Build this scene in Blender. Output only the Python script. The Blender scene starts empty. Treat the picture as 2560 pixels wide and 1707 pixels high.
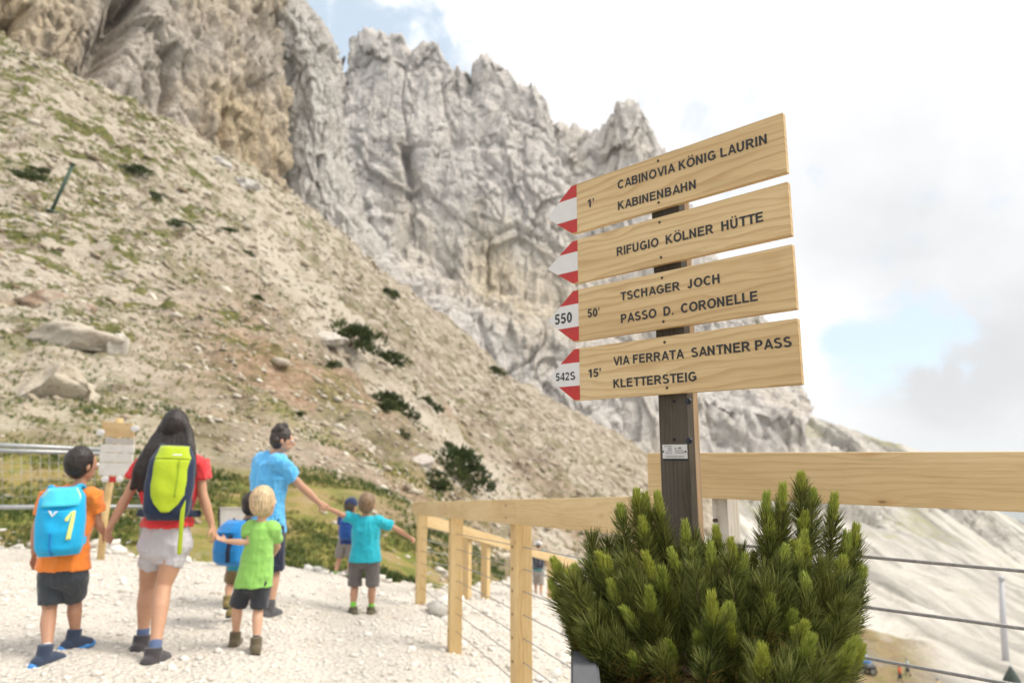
import bpy, bmesh, math, random, os
import numpy as np
from mathutils import Vector, Matrix, Quaternion

random.seed(7)
rng = np.random.default_rng(11)
scene = bpy.context.scene
COL = scene.collection

# ------------------------------------------------------------------ camera
F = 1707.0                 # focal length in pixels of the 2560 wide photograph (24 mm)
PITCH = 0.1665
CP, SP = math.cos(PITCH), math.sin(PITCH)
cam_data = bpy.data.cameras.new('camera')
cam = bpy.data.objects.new('camera', cam_data)
COL.objects.link(cam)
cam.location = (0, 0, 0)                       # eye is the origin, ground is about 1.5 m below
cam.rotation_euler = (math.pi / 2 + PITCH, 0, 0)
cam_data.sensor_width = 36.0
cam_data.lens = 36.0 * F / 2560.0
cam_data.clip_start = 0.05
cam_data.clip_end = 120000
cam_data.dof.use_dof = True
cam_data.dof.focus_distance = 1.52
cam_data.dof.aperture_fstop = 3.4
scene.camera = cam

# ------------------------------------------------------------------ light and exposure
SUN_AZ, SUN_EL = math.radians(92), math.radians(54)       # azimuth to the right of the view direction
world = bpy.data.worlds.new('World')
scene.world = world
world.use_nodes = True
sun_data = bpy.data.lights.new('sun', 'SUN')
sun_data.energy = 1.45
sun_data.angle = math.radians(28)
sun_data.color = (1.0, 0.93, 0.82)
sun = bpy.data.objects.new('sun', sun_data)
COL.objects.link(sun)
_sd = Vector((math.sin(SUN_AZ) * math.cos(SUN_EL), math.cos(SUN_AZ) * math.cos(SUN_EL), math.sin(SUN_EL)))
sun.rotation_euler = _sd.to_track_quat('Z', 'Y').to_euler()
vs = scene.view_settings
vs.view_transform = 'Standard'
vs.look = 'None'
vs.gamma = 1.0
vs.use_curve_mapping = False
vs.exposure = 1.48
CLOUD = 4.4               # radiance of a white cloud before the background strength
SKY_STRENGTH = 0.1

# ------------------------------------------------------------------ node helper
class NT:
    def __init__(self, tree):
        self.t = tree
        self.n = tree.nodes
        self.l = tree.links
    def new(self, kind, **kw):
        nd = self.n.new(kind)
        for k, v in kw.items():
            setattr(nd, k, v)
        return nd
    def put(self, sock, val):
        if val is None:
            return
        if isinstance(val, bpy.types.NodeSocket):
            self.l.new(val, sock)
        else:
            if isinstance(val, (tuple, list)) and len(val) == 3 and sock.type == 'RGBA':
                val = (*val, 1.0)
            sock.default_value = val
    def math(self, op, a, b=None, c=None, clamp=False):
        nd = self.new('ShaderNodeMath', operation=op, use_clamp=clamp)
        self.put(nd.inputs[0], a); self.put(nd.inputs[1], b); self.put(nd.inputs[2], c)
        return nd.outputs[0]
    def vmath(self, op, a, b=None, scale=None):
        nd = self.new('ShaderNodeVectorMath', operation=op)
        self.put(nd.inputs[0], a); self.put(nd.inputs[1], b)
        if scale is not None:
            self.put(nd.inputs['Scale'], scale)
        return nd.outputs['Value'] if op in ('DOT_PRODUCT', 'LENGTH', 'DISTANCE') else nd.outputs[0]
    def mapping(self, vec, scale=(1, 1, 1), loc=(0, 0, 0), rot=(0, 0, 0)):
        nd = self.new('ShaderNodeMapping')
        self.put(nd.inputs['Vector'], vec)
        nd.inputs['Scale'].default_value = scale
        nd.inputs['Location'].default_value = loc
        nd.inputs['Rotation'].default_value = rot
        return nd.outputs[0]
    def noise(self, vec, scale, detail=4, rough=0.55, dist=0.0):
        nd = self.new('ShaderNodeTexNoise')
        self.put(nd.inputs['Vector'], vec)
        nd.inputs['Scale'].default_value = scale
        nd.inputs['Detail'].default_value = detail
        nd.inputs['Roughness'].default_value = rough
        nd.inputs['Distortion'].default_value = dist
        return nd.outputs[0]
    def voronoi(self, vec, scale, feature='F1', rand=1.0):
        nd = self.new('ShaderNodeTexVoronoi', feature=feature)
        self.put(nd.inputs['Vector'], vec)
        nd.inputs['Scale'].default_value = scale
        nd.inputs['Randomness'].default_value = rand
        return nd.outputs
    def ramp(self, fac, stops, interp='LINEAR'):
        nd = self.new('ShaderNodeValToRGB')
        nd.color_ramp.interpolation = interp
        e = nd.color_ramp.elements
        while len(e) < len(stops):
            e.new(0.5)
        for el, (p, c) in zip(e, stops):
            el.position = p
            el.color = (*c, 1) if isinstance(c, (tuple, list)) else (c, c, c, 1)
        self.put(nd.inputs[0], fac)
        return nd.outputs[0]
    def step(self, x, lo, hi, a=0.0, b=1.0):
        nd = self.new('ShaderNodeMapRange', interpolation_type='SMOOTHSTEP')
        self.put(nd.inputs[0], x)
        nd.inputs[1].default_value = lo; nd.inputs[2].default_value = hi
        nd.inputs[3].default_value = a; nd.inputs[4].default_value = b
        return nd.outputs[0]
    def mix(self, fac, a, b, blend='MIX'):
        nd = self.new('ShaderNodeMix', data_type='RGBA', blend_type=blend)
        self.put(nd.inputs['Factor'], fac)
        self.put(nd.inputs[6], a); self.put(nd.inputs[7], b)
        return nd.outputs[2]
    def attr(self, name):
        return self.new('ShaderNodeAttribute', attribute_name=name).outputs['Fac']
    def pos(self):
        return self.new('ShaderNodeNewGeometry').outputs['Position']
    def obj(self):
        return self.new('ShaderNodeTexCoord').outputs['Object']
    def rand(self):
        return self.new('ShaderNodeObjectInfo').outputs['Random']
    def bump(self, h, strength=0.3, dist=0.02):
        nd = self.new('ShaderNodeBump')
        nd.inputs['Strength'].default_value = strength
        nd.inputs['Distance'].default_value = dist
        self.put(nd.inputs['Height'], h)
        return nd.outputs[0]

MATS = {}
def material(name, build):
    if name in MATS:
        return MATS[name]
    m = bpy.data.materials.new(name)
    m.use_nodes = True
    nt = NT(m.node_tree)
    bs = next(n for n in nt.n if n.type == 'BSDF_PRINCIPLED')
    r = build(nt)
    nt.put(bs.inputs['Base Color'], r.get('color'))
    bs.inputs['Roughness'].default_value = 0.7
    nt.put(bs.inputs['Roughness'], r.get('rough'))
    nt.put(bs.inputs['Metallic'], r.get('metal'))
    nt.put(bs.inputs['Normal'], r.get('normal'))
    nt.put(bs.inputs['Subsurface Weight'], r.get('sss'))
    nt.put(bs.inputs['Specular IOR Level'], r.get('spec'))
    nt.put(bs.inputs['Sheen Weight'], r.get('sheen'))
    if r.get('transl'):
        tr = nt.new('ShaderNodeBsdfTranslucent')
        nt.put(tr.inputs[0], r.get('color'))
        mx = nt.new('ShaderNodeMixShader')
        mx.inputs[0].default_value = r['transl']
        nt.l.new(bs.outputs[0], mx.inputs[1]); nt.l.new(tr.outputs[0], mx.inputs[2])
        out = next(n for n in nt.n if n.type == 'OUTPUT_MATERIAL')
        nt.l.new(mx.outputs[0], out.inputs[0])
    MATS[name] = m
    return m

def plain(name, col, rough=0.7, var=0.12, scale=18.0, metal=0.0, bump=0.0, sheen=None, spec=None):
    """A surface of one colour with uneven tone and a little relief."""
    def b(nt):
        o = nt.obj()
        n = nt.noise(o, scale, 5, 0.6)
        lo = tuple(c * (1 - var) for c in col); hi = tuple(min(1, c * (1 + var)) for c in col)
        r = dict(color=nt.ramp(n, [(0.25, lo), (0.75, hi)]), rough=rough, metal=metal, sheen=sheen, spec=spec)
        if bump:
            r['normal'] = nt.bump(nt.noise(o, scale * 3, 4), bump, 0.01)
        return r
    return material(name, b)

# ------------------------------------------------------------------ photograph pixel + distance -> place
def P(u, v, Y):
    x = (u - 1280) / F; y = -(v - 853.5) / F
    d = np.array([x, CP - y * SP, SP + y * CP])
    return d * (Y / d[1])
def VP(u, v, Y):
    return Vector(P(u, v, Y))
def to_px(p):
    p = np.asarray(p, float)
    d = p[..., 1] * CP + p[..., 2] * SP; up = -p[..., 1] * SP + p[..., 2] * CP
    return 1280 + F * p[..., 0] / d, 853.5 - F * up / d

# ------------------------------------------------------------------ objects
def tag(o, label=None, cat=None, group=None, kind=None):
    if label: o['label'] = label
    if cat: o['category'] = cat
    if group: o['group'] = group
    if kind: o['kind'] = kind
    return o
def empty(name, loc=(0, 0, 0), rz=0.0):
    o = bpy.data.objects.new(name, None)
    o.empty_display_size = 0.1
    o.location = loc; o.rotation_euler = (0, 0, rz)
    COL.objects.link(o)
    return o
def link(name, me, mat=None, parent=None, loc=None):
    o = bpy.data.objects.new(name, me)
    COL.objects.link(o)
    if mat is not None and not me.materials:
        for m in (mat if isinstance(mat, (list, tuple)) else [mat]):
            me.materials.append(m)
    if parent is not None:
        o.parent = parent
    if loc is not None:
        o.location = loc
    return o
def put(name, me, mat, parent):
    """Mesh given in world coordinates, hung under an Empty that stands somewhere else."""
    o = link(name, me, mat, parent)
    bpy_inv = Matrix.LocRotScale(parent.location, parent.rotation_euler, parent.scale).inverted()
    if parent.parent is None:
        o.matrix_parent_inverse = bpy_inv
    return o
def child(name, me, mat, parent):
    """Mesh under a part, in that part's own frame."""
    return link(name, me, mat, parent)
def mesh_np(name, verts, faces, smooth=True):
    """verts (n,3), faces (m,k) arrays with one k."""
    me = bpy.data.meshes.new(name)
    verts = np.ascontiguousarray(verts, np.float32); faces = np.ascontiguousarray(faces, np.int32)
    m, k = faces.shape
    me.vertices.add(len(verts)); me.vertices.foreach_set('co', verts.ravel())
    me.loops.add(m * k); me.loops.foreach_set('vertex_index', faces.ravel())
    me.polygons.add(m); me.polygons.foreach_set('loop_start', np.arange(0, m * k, k, dtype=np.int32))
    if smooth:
        me.polygons.foreach_set('use_smooth', np.ones(m, bool))
    me.update(calc_edges=True)
    me.validate()
    return me
def bm_mesh(name, bm, smooth=False):
    bmesh.ops.recalc_face_normals(bm, faces=bm.faces)
    me = bpy.data.meshes.new(name)
    bm.to_mesh(me); bm.free()
    if smooth:
        for p in me.polygons: p.use_smooth = True
    return me
def box_mesh(name, sx, sy, sz, bevel=0.0, origin=(0, 0, 0)):
    bm = bmesh.new()
    bmesh.ops.create_cube(bm, size=1)
    for v in bm.verts:
        v.co = Vector((v.co.x * sx + origin[0], v.co.y * sy + origin[1], v.co.z * sz + origin[2]))
    if bevel:
        bmesh.ops.bevel(bm, geom=list(bm.edges), offset=bevel, segments=2, affect='EDGES', profile=0.6)
    return bm_mesh(name, bm)
def frame(o, p, xdir, zdir=(0, 0, 1)):
    """Place object at p with local x along xdir, local z as near zdir as can be."""
    x = Vector(xdir).normalized(); z = Vector(zdir)
    y = z.cross(x).normalized(); z = x.cross(y)
    o.matrix_world = Matrix(((x.x, y.x, z.x, p[0]), (x.y, y.y, z.y, p[1]), (x.z, y.z, z.z, p[2]), (0, 0, 0, 1)))
def tube_mesh(name, pts, r, sides=8, cap=True):
    """Round rod along points; r a number or one per point."""
    pts = np.asarray(pts, float); n = len(pts)
    r = np.full(n, r) if np.isscalar(r) else np.asarray(r, float)
    T = np.gradient(pts, axis=0); T /= np.linalg.norm(T, axis=1)[:, None]
    ref = np.array([0, 0, 1.0]) if abs(T[0][2]) < 0.9 else np.array([1.0, 0, 0])
    a = np.linspace(0, 2 * np.pi, sides, endpoint=False)
    V = []
    for i in range(n):
        s = np.cross(T[i], ref); s /= np.linalg.norm(s); q = np.cross(s, T[i])
        V.append(pts[i] + r[i] * (np.cos(a)[:, None] * s + np.sin(a)[:, None] * q))
    V = np.concatenate(V)
    Fc = []
    for i in range(n - 1):
        for j in range(sides):
            k = (j + 1) % sides
            Fc.append((i * sides + j, i * sides + k, (i + 1) * sides + k, (i + 1) * sides + j))
    me = bpy.data.meshes.new(name)
    if cap:
        Fc += [tuple(range(sides))[::-1], tuple(range((n - 1) * sides, n * sides))]
    me.from_pydata(V.tolist(), [], Fc)
    for p in me.polygons: p.use_smooth = len(p.vertices) == 4
    return me

# ------------------------------------------------------------------ noise
def _hash(ix, iy, iz, seed):
    h = (ix.astype(np.int64) * 374761393 + iy.astype(np.int64) * 668265263 + iz.astype(np.int64) * 2147483647 + seed * 974711) & 0x7fffffff
    h = ((h ^ (h >> 13)) * 1274126177) & 0x7fffffff
    h = ((h ^ (h >> 16)) * 668265263) & 0x7fffffff
    return (h ^ (h >> 15)) & 0xffff
def vnoise(p, seed=0):
    i = np.floor(p).astype(np.int64); f = p - i
    f = f * f * f * (f * (f * 6 - 15) + 10)
    out = 0
    for dx in (0, 1):
        wx = f[:, 0] if dx else 1 - f[:, 0]
        for dy in (0, 1):
            wy = f[:, 1] if dy else 1 - f[:, 1]
            for dz in (0, 1):
                wz = f[:, 2] if dz else 1 - f[:, 2]
                out = out + wx * wy * wz * (_hash(i[:, 0] + dx, i[:, 1] + dy, i[:, 2] + dz, seed) / 32767.5 - 1)
    return out
def fbm(p, octaves=5, gain=0.5, seed=0, ridged=False):
    a, s, out = 1.0, 1.0, 0.0
    for k in range(octaves):
        n = vnoise(p * s + k * 17.3, seed + k)
        if ridged: n = 1 - 2 * np.abs(n)
        out = out + a * n
        a *= gain; s *= 2.03
    return out
def worley(p, seed=0):
    """distance to the nearest and second nearest seed, id of the cell and a tilted plane across the cell"""
    i = np.floor(p).astype(np.int64)
    f1 = np.full(len(p), 9.0); f2 = f1.copy(); cid = np.zeros(len(p)); off = np.zeros((len(p), 3))
    for dx in (-1, 0, 1):
        for dy in (-1, 0, 1):
            for dz in (-1, 0, 1):
                c = i + np.array([dx, dy, dz])
                q = np.stack([_hash(c[:, 0], c[:, 1], c[:, 2], seed + s) / 65535.0 for s in (1, 2, 3)], 1)
                v = c + q - p
                d = np.linalg.norm(v, axis=1)
                idv = _hash(c[:, 0], c[:, 1], c[:, 2], seed + 9) / 65535.0
                m = d < f1
                f2 = np.where(m, f1, np.minimum(f2, d)); cid = np.where(m, idv, cid); f1 = np.where(m, d, f1)
                off = np.where(m[:, None], v, off)
    tilt = np.stack([np.sin(cid * 47.1), np.sin(cid * 91.7 + 1), np.sin(cid * 63.3 + 2)], 1)
    return f1, f2, cid, (off * tilt).sum(1)
def smooth01(x, a, b):
    t = np.clip((x - a) / (b - a), 0, 1)
    return t * t * (3 - 2 * t)
def set_attr(me, name, arr):
    at = me.attributes.new(name, 'FLOAT', 'POINT')
    at.data.foreach_set('value', np.ascontiguousarray(arr, np.float32))

# ------------------------------------------------------------------ sky: NISHITA with broken high cloud
def build_sky():
    nt = NT(world.node_tree)
    bg = next(n for n in nt.n if n.type == 'BACKGROUND')
    bg.inputs[1].default_value = SKY_STRENGTH
    sky = nt.new('ShaderNodeTexSky', sky_type='NISHITA')
    sky.sun_disc = False
    sky.sun_elevation = SUN_EL
    sky.sun_rotation = SUN_AZ
    sky.altitude = 2300; sky.dust_density = 2.2; sky.ozone_density = 1.0
    d = nt.vmath('NORMALIZE', nt.new('ShaderNodeTexCoord').outputs['Generated'])
    sep = nt.new('ShaderNodeSeparateXYZ'); nt.l.new(d, sep.inputs[0])
    # a layer of cloud overhead: direction projected on a plane
    den = nt.math('ADD', nt.math('ABSOLUTE', sep.outputs[2]), 0.32)
    cx = nt.new('ShaderNodeCombineXYZ')
    nt.put(cx.inputs[0], nt.math('DIVIDE', sep.outputs[0], den)); nt.put(cx.inputs[1], nt.math('DIVIDE', sep.outputs[1], den))
    lay = cx.outputs[0]
    n1 = nt.noise(nt.mapping(lay, loc=(3.1, 1.7, 0.4)), 1.9, 7, 0.55, 0.25)
    # gaps in the cloud, each a direction on the dome with its width
    gap = None
    for (u, v, w, k) in ((860, 90, 0.13, 0.50), (970, 120, 0.09, 0.26), (2200, 900, 0.065, 0.48), (2310, 850, 0.06, 0.44), (2110, 860, 0.045, 0.40)):
        q = P(u, v, 1.0); q = q / np.linalg.norm(q)
        dist = nt.vmath('DISTANCE', d, tuple(q))
        g = nt.step(dist, 0.0, w * 1.9, k, 0.0)
        gap = g if gap is None else nt.math('MAXIMUM', gap, g)
    wisp = nt.noise(nt.mapping(d, loc=(4.3, 1.2, 7.4)), 9.0, 7, 0.62, 0.5)
    n1 = nt.math('ADD', n1, nt.math('MULTIPLY', nt.math('SUBTRACT', wisp, 0.5), 1.15))
    cover = nt.step(nt.math('SUBTRACT', n1, gap), 0.06, 0.34)
    # thick and thin parts of the cloud
    n2 = nt.noise(nt.mapping(lay, loc=(8.3, 2.2, 1.4)), 1.25, 4, 0.5, 0.4)
    n3 = nt.noise(nt.mapping(d, loc=(1.3, 5.2, 1.4)), 7.0, 5, 0.55, 0.3)
    thick = None
    for (u, v, w, k) in ((2330, 540, 0.27, 0.36), (1500, 260, 0.30, 0.18), (2560, 950, 0.15, 0.22), (2250, 1050, 0.12, 0.16)):
        q = P(u, v, 1.0); q = q / np.linalg.norm(q)
        g = nt.step(nt.vmath('DISTANCE', d, tuple(q)), 0.0, w * 1.5, k, 0.0)
        thick = g if thick is None else nt.math('ADD', thick, g)
    tone = nt.math('SUBTRACT', nt.math('ADD', 0.92, nt.math('MULTIPLY', n2, 0.34)), thick)
    tone = nt.math('ADD', tone, nt.math('MULTIPLY', nt.math('SUBTRACT', n3, 0.5), 0.30))
    tone = nt.math('MULTIPLY', nt.math('MAXIMUM', tone, 0.62), CLOUD)
    cl = nt.new('ShaderNodeCombineXYZ')
    nt.put(cl.inputs[0], tone); nt.put(cl.inputs[1], tone); nt.put(cl.inputs[2], nt.math('MULTIPLY', tone, 1.012))
    skyc = nt.mix(1.0, sky.outputs[0], (0.8, 0.8, 0.8, 1), 'MULTIPLY')
    pale = nt.mix(0.7, skyc, (3.0, 3.45, 3.75, 1))
    col = nt.mix(nt.math('MULTIPLY', cover, 0.97), pale, cl.outputs[0])
    nt.l.new(col, bg.inputs[0])
build_sky()

# ================================================================== materials of the ground and rock
def m_hillside(nt):
    p = nt.pos()
    n0 = nt.noise(p, 0.09, 6, 0.6)
    n1 = nt.noise(p, 0.55, 7, 0.62)
    n2 = nt.noise(p, 2.6, 6, 0.65)
    n3 = nt.noise(p, 9.0, 4, 0.6)
    rub = nt.voronoi(p, 2.2)[0]
    base = nt.ramp(n1, [(0.32, (0.095, 0.07, 0.05)), (0.43, (0.20, 0.16, 0.12)), (0.54, (0.32, 0.27, 0.215)), (0.68, (0.47, 0.425, 0.365))])
    pale = nt.mix(n2, (0.51, 0.46, 0.39, 1), (0.33, 0.285, 0.22, 1))
    c = nt.mix(nt.math('MULTIPLY', nt.attr('pale'), nt.step(n1, 0.3, 0.55), clamp=True), base, pale)
    brown = nt.ramp(n2, [(0.3, (0.16, 0.105, 0.065)), (0.55, (0.30, 0.21, 0.14)), (0.75, (0.42, 0.33, 0.25))])
    c = nt.mix(nt.math('MULTIPLY', nt.attr('brown'), nt.step(nt.math('ADD', n0, nt.math('MULTIPLY', n1, 0.6)), 0.62, 0.95), clamp=True), c, brown)
    # single stones and the dark joints between them
    c = nt.mix(nt.step(rub, 0.06, 0.30, 0.32, 0.0), c, (0.64, 0.60, 0.53, 1))
    c = nt.mix(nt.step(n3, 0.46, 0.32, 0.0, 0.65), c, (0.12, 0.085, 0.055, 1))
    # moss and grass on the ledges
    gcol = nt.ramp(n2, [(0.3, (0.038, 0.05, 0.014)), (0.5, (0.09, 0.095, 0.028)), (0.7, (0.21, 0.19, 0.06))])
    tuft = nt.math('MAXIMUM', nt.step(nt.noise(nt.mapping(p, scale=(1, 1, 1.7)), 0.75, 6, 0.66), 0.515, 0.575), nt.step(nt.noise(nt.mapping(p, scale=(1, 1, 1.7), loc=(9, 4, 2)), 0.28, 7, 0.68), 0.52, 0.57))
    g = nt.math('MULTIPLY', nt.attr('moss'), tuft, clamp=True)
    c = nt.mix(nt.math('MULTIPLY', g, 0.95), c, gcol)
    bank = nt.ramp(nt.noise(p, 1.1, 6, 0.62), [(0.30, (0.31, 0.23, 0.135)), (0.44, (0.27, 0.21, 0.085)), (0.54, (0.19, 0.185, 0.05)), (0.70, (0.10, 0.14, 0.032))])
    c = nt.mix(nt.math('MULTIPLY', nt.attr('grass'), nt.step(n2, 0.20, 0.42), clamp=True), c, bank)
    h = nt.math('ADD', nt.math('MULTIPLY', n2, 0.7), nt.math('MULTIPLY', rub, -0.5))
    return dict(color=c, rough=0.95, spec=0.1, normal=nt.bump(nt.math('ADD', h, nt.math('MULTIPLY', n3, 0.3)), 0.8, 0.22))
M_HILL = material('hillside_ground', m_hillside)

def m_scree(nt):
    p = nt.pos()
    st = nt.mapping(p, rot=(0, 0, math.radians(8)), scale=(0.085, 0.012, 0.02))
    n0 = nt.noise(st, 1.0, 7, 0.6, 0.5)
    n1 = nt.noise(p, 0.12, 7, 0.62)
    n2 = nt.noise(p, 0.6, 5, 0.65)
    c = nt.ramp(n0, [(0.34, (0.20, 0.19, 0.165)), (0.45, (0.35, 0.33, 0.295)), (0.55, (0.49, 0.46, 0.415)), (0.68, (0.61, 0.58, 0.52))])
    c = nt.mix(nt.step(n1, 0.45, 0.30, 0.0, 0.5), c, (0.27, 0.255, 0.235, 1))
    c = nt.mix(nt.step(n2, 0.42, 0.28, 0.0, 0.5), c, (0.36, 0.33, 0.28, 1))
    g = nt.math('MULTIPLY', nt.step(nt.noise(nt.mapping(p, loc=(40, 9, 3)), 0.035, 6, 0.62), 0.55, 0.66), nt.step(n2, 0.35, 0.55), clamp=True)
    c = nt.mix(nt.math('MULTIPLY', g, 0.6), c, (0.30, 0.29, 0.12, 1))
    bank = nt.ramp(n2, [(0.3, (0.20, 0.145, 0.095)), (0.5, (0.27, 0.205, 0.11)), (0.7, (0.17, 0.175, 0.06))])
    c = nt.mix(nt.attr('grass'), c, bank)
    return dict(color=c, rough=0.95, spec=0.1, normal=nt.bump(n2, 0.8, 1.5))
M_SCREE = material('pale_scree', m_scree)

def m_gravel(nt):
    p = nt.pos()
    v = nt.voronoi(p, 26)
    n = nt.noise(p, 1.6, 6, 0.6)
    n2 = nt.noise(p, 7.0, 5, 0.6)
    c = nt.ramp(n, [(0.3, (0.52, 0.475, 0.415)), (0.55, (0.62, 0.58, 0.52)), (0.75, (0.68, 0.645, 0.585))])
    c = nt.mix(0.35, c, nt.ramp(v[0], [(0.0, (0.68, 0.64, 0.57)), (0.6, (0.36, 0.32, 0.26))]))
    c = nt.mix(nt.step(n2, 0.40, 0.30, 0.0, 0.6), c, (0.40, 0.345, 0.27, 1))
    return dict(color=c, rough=0.95, spec=0.15, normal=nt.bump(nt.math('ADD', nt.math('MULTIPLY', v[0], -1.0), n2), 0.9, 0.03))
M_GRAVEL = material('white_gravel', m_gravel)

def rock_mat(name, grey, warm, dark, k_warm, scale):
    def b(nt):
        p = nt.pos()
        n0 = nt.noise(nt.mapping(p, scale=(1, 1, 0.45)), 0.045 * scale, 6, 0.6, 0.4)
        n1 = nt.noise(nt.mapping(p, scale=(1, 1, 0.35)), 0.22 * scale, 7, 0.64)
        st = nt.noise(nt.mapping(p, scale=(1, 1, 0.09)), 0.30 * scale, 6, 0.6, 0.2)
        n2 = nt.noise(p, 1.1 * scale, 6, 0.68)
        c = nt.mix(n2, tuple(x * 0.80 for x in grey), tuple(min(1, x * 1.2) for x in grey))
        wf = nt.math('MULTIPLY', nt.math('ADD', nt.attr('warm'), nt.step(n0, 0.42, 0.66, -0.35, 0.6)), k_warm, clamp=True)
        c = nt.mix(wf, c, nt.ramp(n1, [(0.3, tuple(x * 0.75 for x in warm)), (0.7, tuple(min(1, x * 1.15) for x in warm))]))
        c = nt.mix(nt.step(st, 0.47, 0.34, 0.0, 0.5), c, (*dark, 1))
        c = nt.mix(nt.step(n1, 0.40, 0.27, 0.0, 0.5), c, tuple(x * 0.8 for x in dark))
        vor = nt.voronoi(nt.vmath('ADD', nt.mapping(p, scale=(1, 1, 0.38)), nt.vmath('SCALE', (1.0, 1.0, 1.0), scale=nt.math('MULTIPLY', n2, 1.2 / scale))), 0.55 * scale, 'DISTANCE_TO_EDGE')[0]
        c = nt.mix(nt.step(vor, 0.06, 0.0, 0.0, 0.3), c, tuple(x * 0.6 for x in dark))
        n4 = nt.noise(p, 3.2 * scale, 4, 0.7)
        c = nt.mix(nt.step(n4, 0.45, 0.30, 0.0, 0.25), c, tuple(x * 0.8 for x in dark))
        return dict(color=c, rough=0.92, spec=0.15, normal=nt.bump(nt.math('ADD', n1, nt.math('MULTIPLY', n2, 0.8)), 1.0, 2.0 / scale))
    return material(name, b)
M_ROCK_NEAR = rock_mat('ochre_cliff_rock', (0.67, 0.60, 0.52), (0.74, 0.60, 0.41), (0.34, 0.29, 0.24), 1.15, 1.0)
M_ROCK_PILLAR = rock_mat('grey_pillar_rock', (0.74, 0.70, 0.65), (0.70, 0.60, 0.46), (0.52, 0.48, 0.44), 0.4, 0.9)
M_ROCK_FAR = rock_mat('pale_mountain_rock', (0.80, 0.75, 0.70), (0.80, 0.69, 0.52), (0.62, 0.575, 0.535), 0.7, 0.45)

# ================================================================== the ground as one height field, cut into path, hillside and scree
# control points: photograph pixel and distance, or a place; stored as (x/y, log y, z/y)
ctl = []
def cp(u, v, Y):
    q = P(u, v, Y); ctl.append((q[0] / Y, math.log(Y), q[2] / Y))
def cw(x, y, z):
    ctl.append((x / y, math.log(y), z / y))
for q in ((-2.88, 4.62, -1.28), (-2.37, 4.89, -1.34), (-1.82, 5.04, -1.36), (-2.11, 6.42, -1.43), (-1.47, 7.06, -1.58), (-1.04, 7.5, -1.62),
          (-0.53, 6.0, -1.64), (-0.53, 9.5, -1.92), (0.62, 10.5, -2.12), (-3.45, 9.0, -1.33), (-2.17, 9, -1.50), (-6.9, 9.3, -1.22), (0.81, 22.17, -4.30),
          (-0.02, 4.05, -1.66), (0.3, 2.4, -1.66), (-3, 2.4, -1.25), (-1.2, 2.4, -1.45), (-4.6, 4.6, -1.2), (-1.1, 1.0, -1.45), (0, 1.0, -1.55), (1.1, 1.0, -1.7),
          (0.4, 6, -1.85), (1.0, 5, -2.1), (-8.5, 8, -1.1), (-5.5, 7.0, -1.22), (0.25, 15.5, -3.0)):
    cw(*q)
for u, L in (
    (-300, ((1370, 9.9), (1130, 13), (880, 20), (560, 33), (240, 50), (40, 63))),
    (0, ((1365, 9.8), (1150, 13), (900, 20), (600, 33), (300, 50), (105, 64))),
    (300, ((1380, 9.6), (1180, 13.5), (950, 22), (700, 36), (430, 56), (225, 74))),
    (600, ((1414, 9.3), (1240, 14), (1060, 21), (820, 35), (600, 58), (420, 86))),
    (900, ((1448, 9.2), (1310, 13), (1150, 23), (920, 45), (655, 100))),
    (1150, ((1500, 10.6), (1380, 15), (1220, 30), (1020, 70), (840, 122))),
    (1350, ((1440, 27), (1350, 37), (1200, 62), (990, 140))),
    (1600, ((1500, 30), (1400, 46), (1290, 75), (1120, 160))),
    (1800, ((1640, 24), (1540, 50), (1420, 90), (1300, 160), (1170, 260))),
    (2050, ((1720, 45), (1640, 70), (1450, 130), (1300, 210), (1180, 300))),
    (2300, ((1760, 45), (1690, 72), (1520, 120), (1330, 230), (1225, 330))),
    (2560, ((1790, 45), (1715, 80), (1540, 150), (1430, 240), (1350, 360))),
    (2900, ((1830, 45), (1780, 80), (1640, 150), (1560, 240), (1500, 360)))):
    for v, Y in L:
        cp(u, v, Y)
for x, y, t in ((2.0, 2.8, -0.72), (3.0, 4.0, -0.62), (4.5, 6.5, -0.52), (8, 12, -0.45), (4, 12, -0.33), (14, 22, -0.41), (7, 24, -0.28), (3, 5, -0.45), (1.6, 1.3, -1.4)):
    ctl.append((x / y, math.log(y), t))
ctl = np.array(ctl)
KX = 2.2
def _k(r2):
    return np.where(r2 > 1e-12, 0.5 * r2 * np.log(np.maximum(r2, 1e-12)), 0.0)
_c = np.c_[ctl[:, 0] * KX, ctl[:, 1]]
_n = len(_c)
_K = _k(((_c[:, None] - _c[None]) ** 2).sum(-1)) + np.eye(_n) * 0.004
_Pm = np.c_[np.ones(_n), _c]
_A = np.block([[_K, _Pm], [_Pm.T, np.zeros((3, 3))]])
_w = np.linalg.solve(_A, np.r_[ctl[:, 2], 0, 0, 0])
def height_t(xr, ly):
    out = np.empty(len(xr))
    for s in range(0, len(xr), 20000):
        q = np.c_[xr[s:s + 20000] * KX, ly[s:s + 20000]]
        out[s:s + 20000] = _k(((q[:, None] - _c[None]) ** 2).sum(-1)) @ _w[:_n] + np.c_[np.ones(len(q)), q] @ _w[_n:]
    return out
def ground_z(x, y):
    """Smooth ground height."""
    x = np.atleast_1d(np.asarray(x, float)); y = np.atleast_1d(np.asarray(y, float))
    yy = np.maximum(y, 0.9)
    return height_t(x / yy, np.log(yy)) * yy

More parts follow.
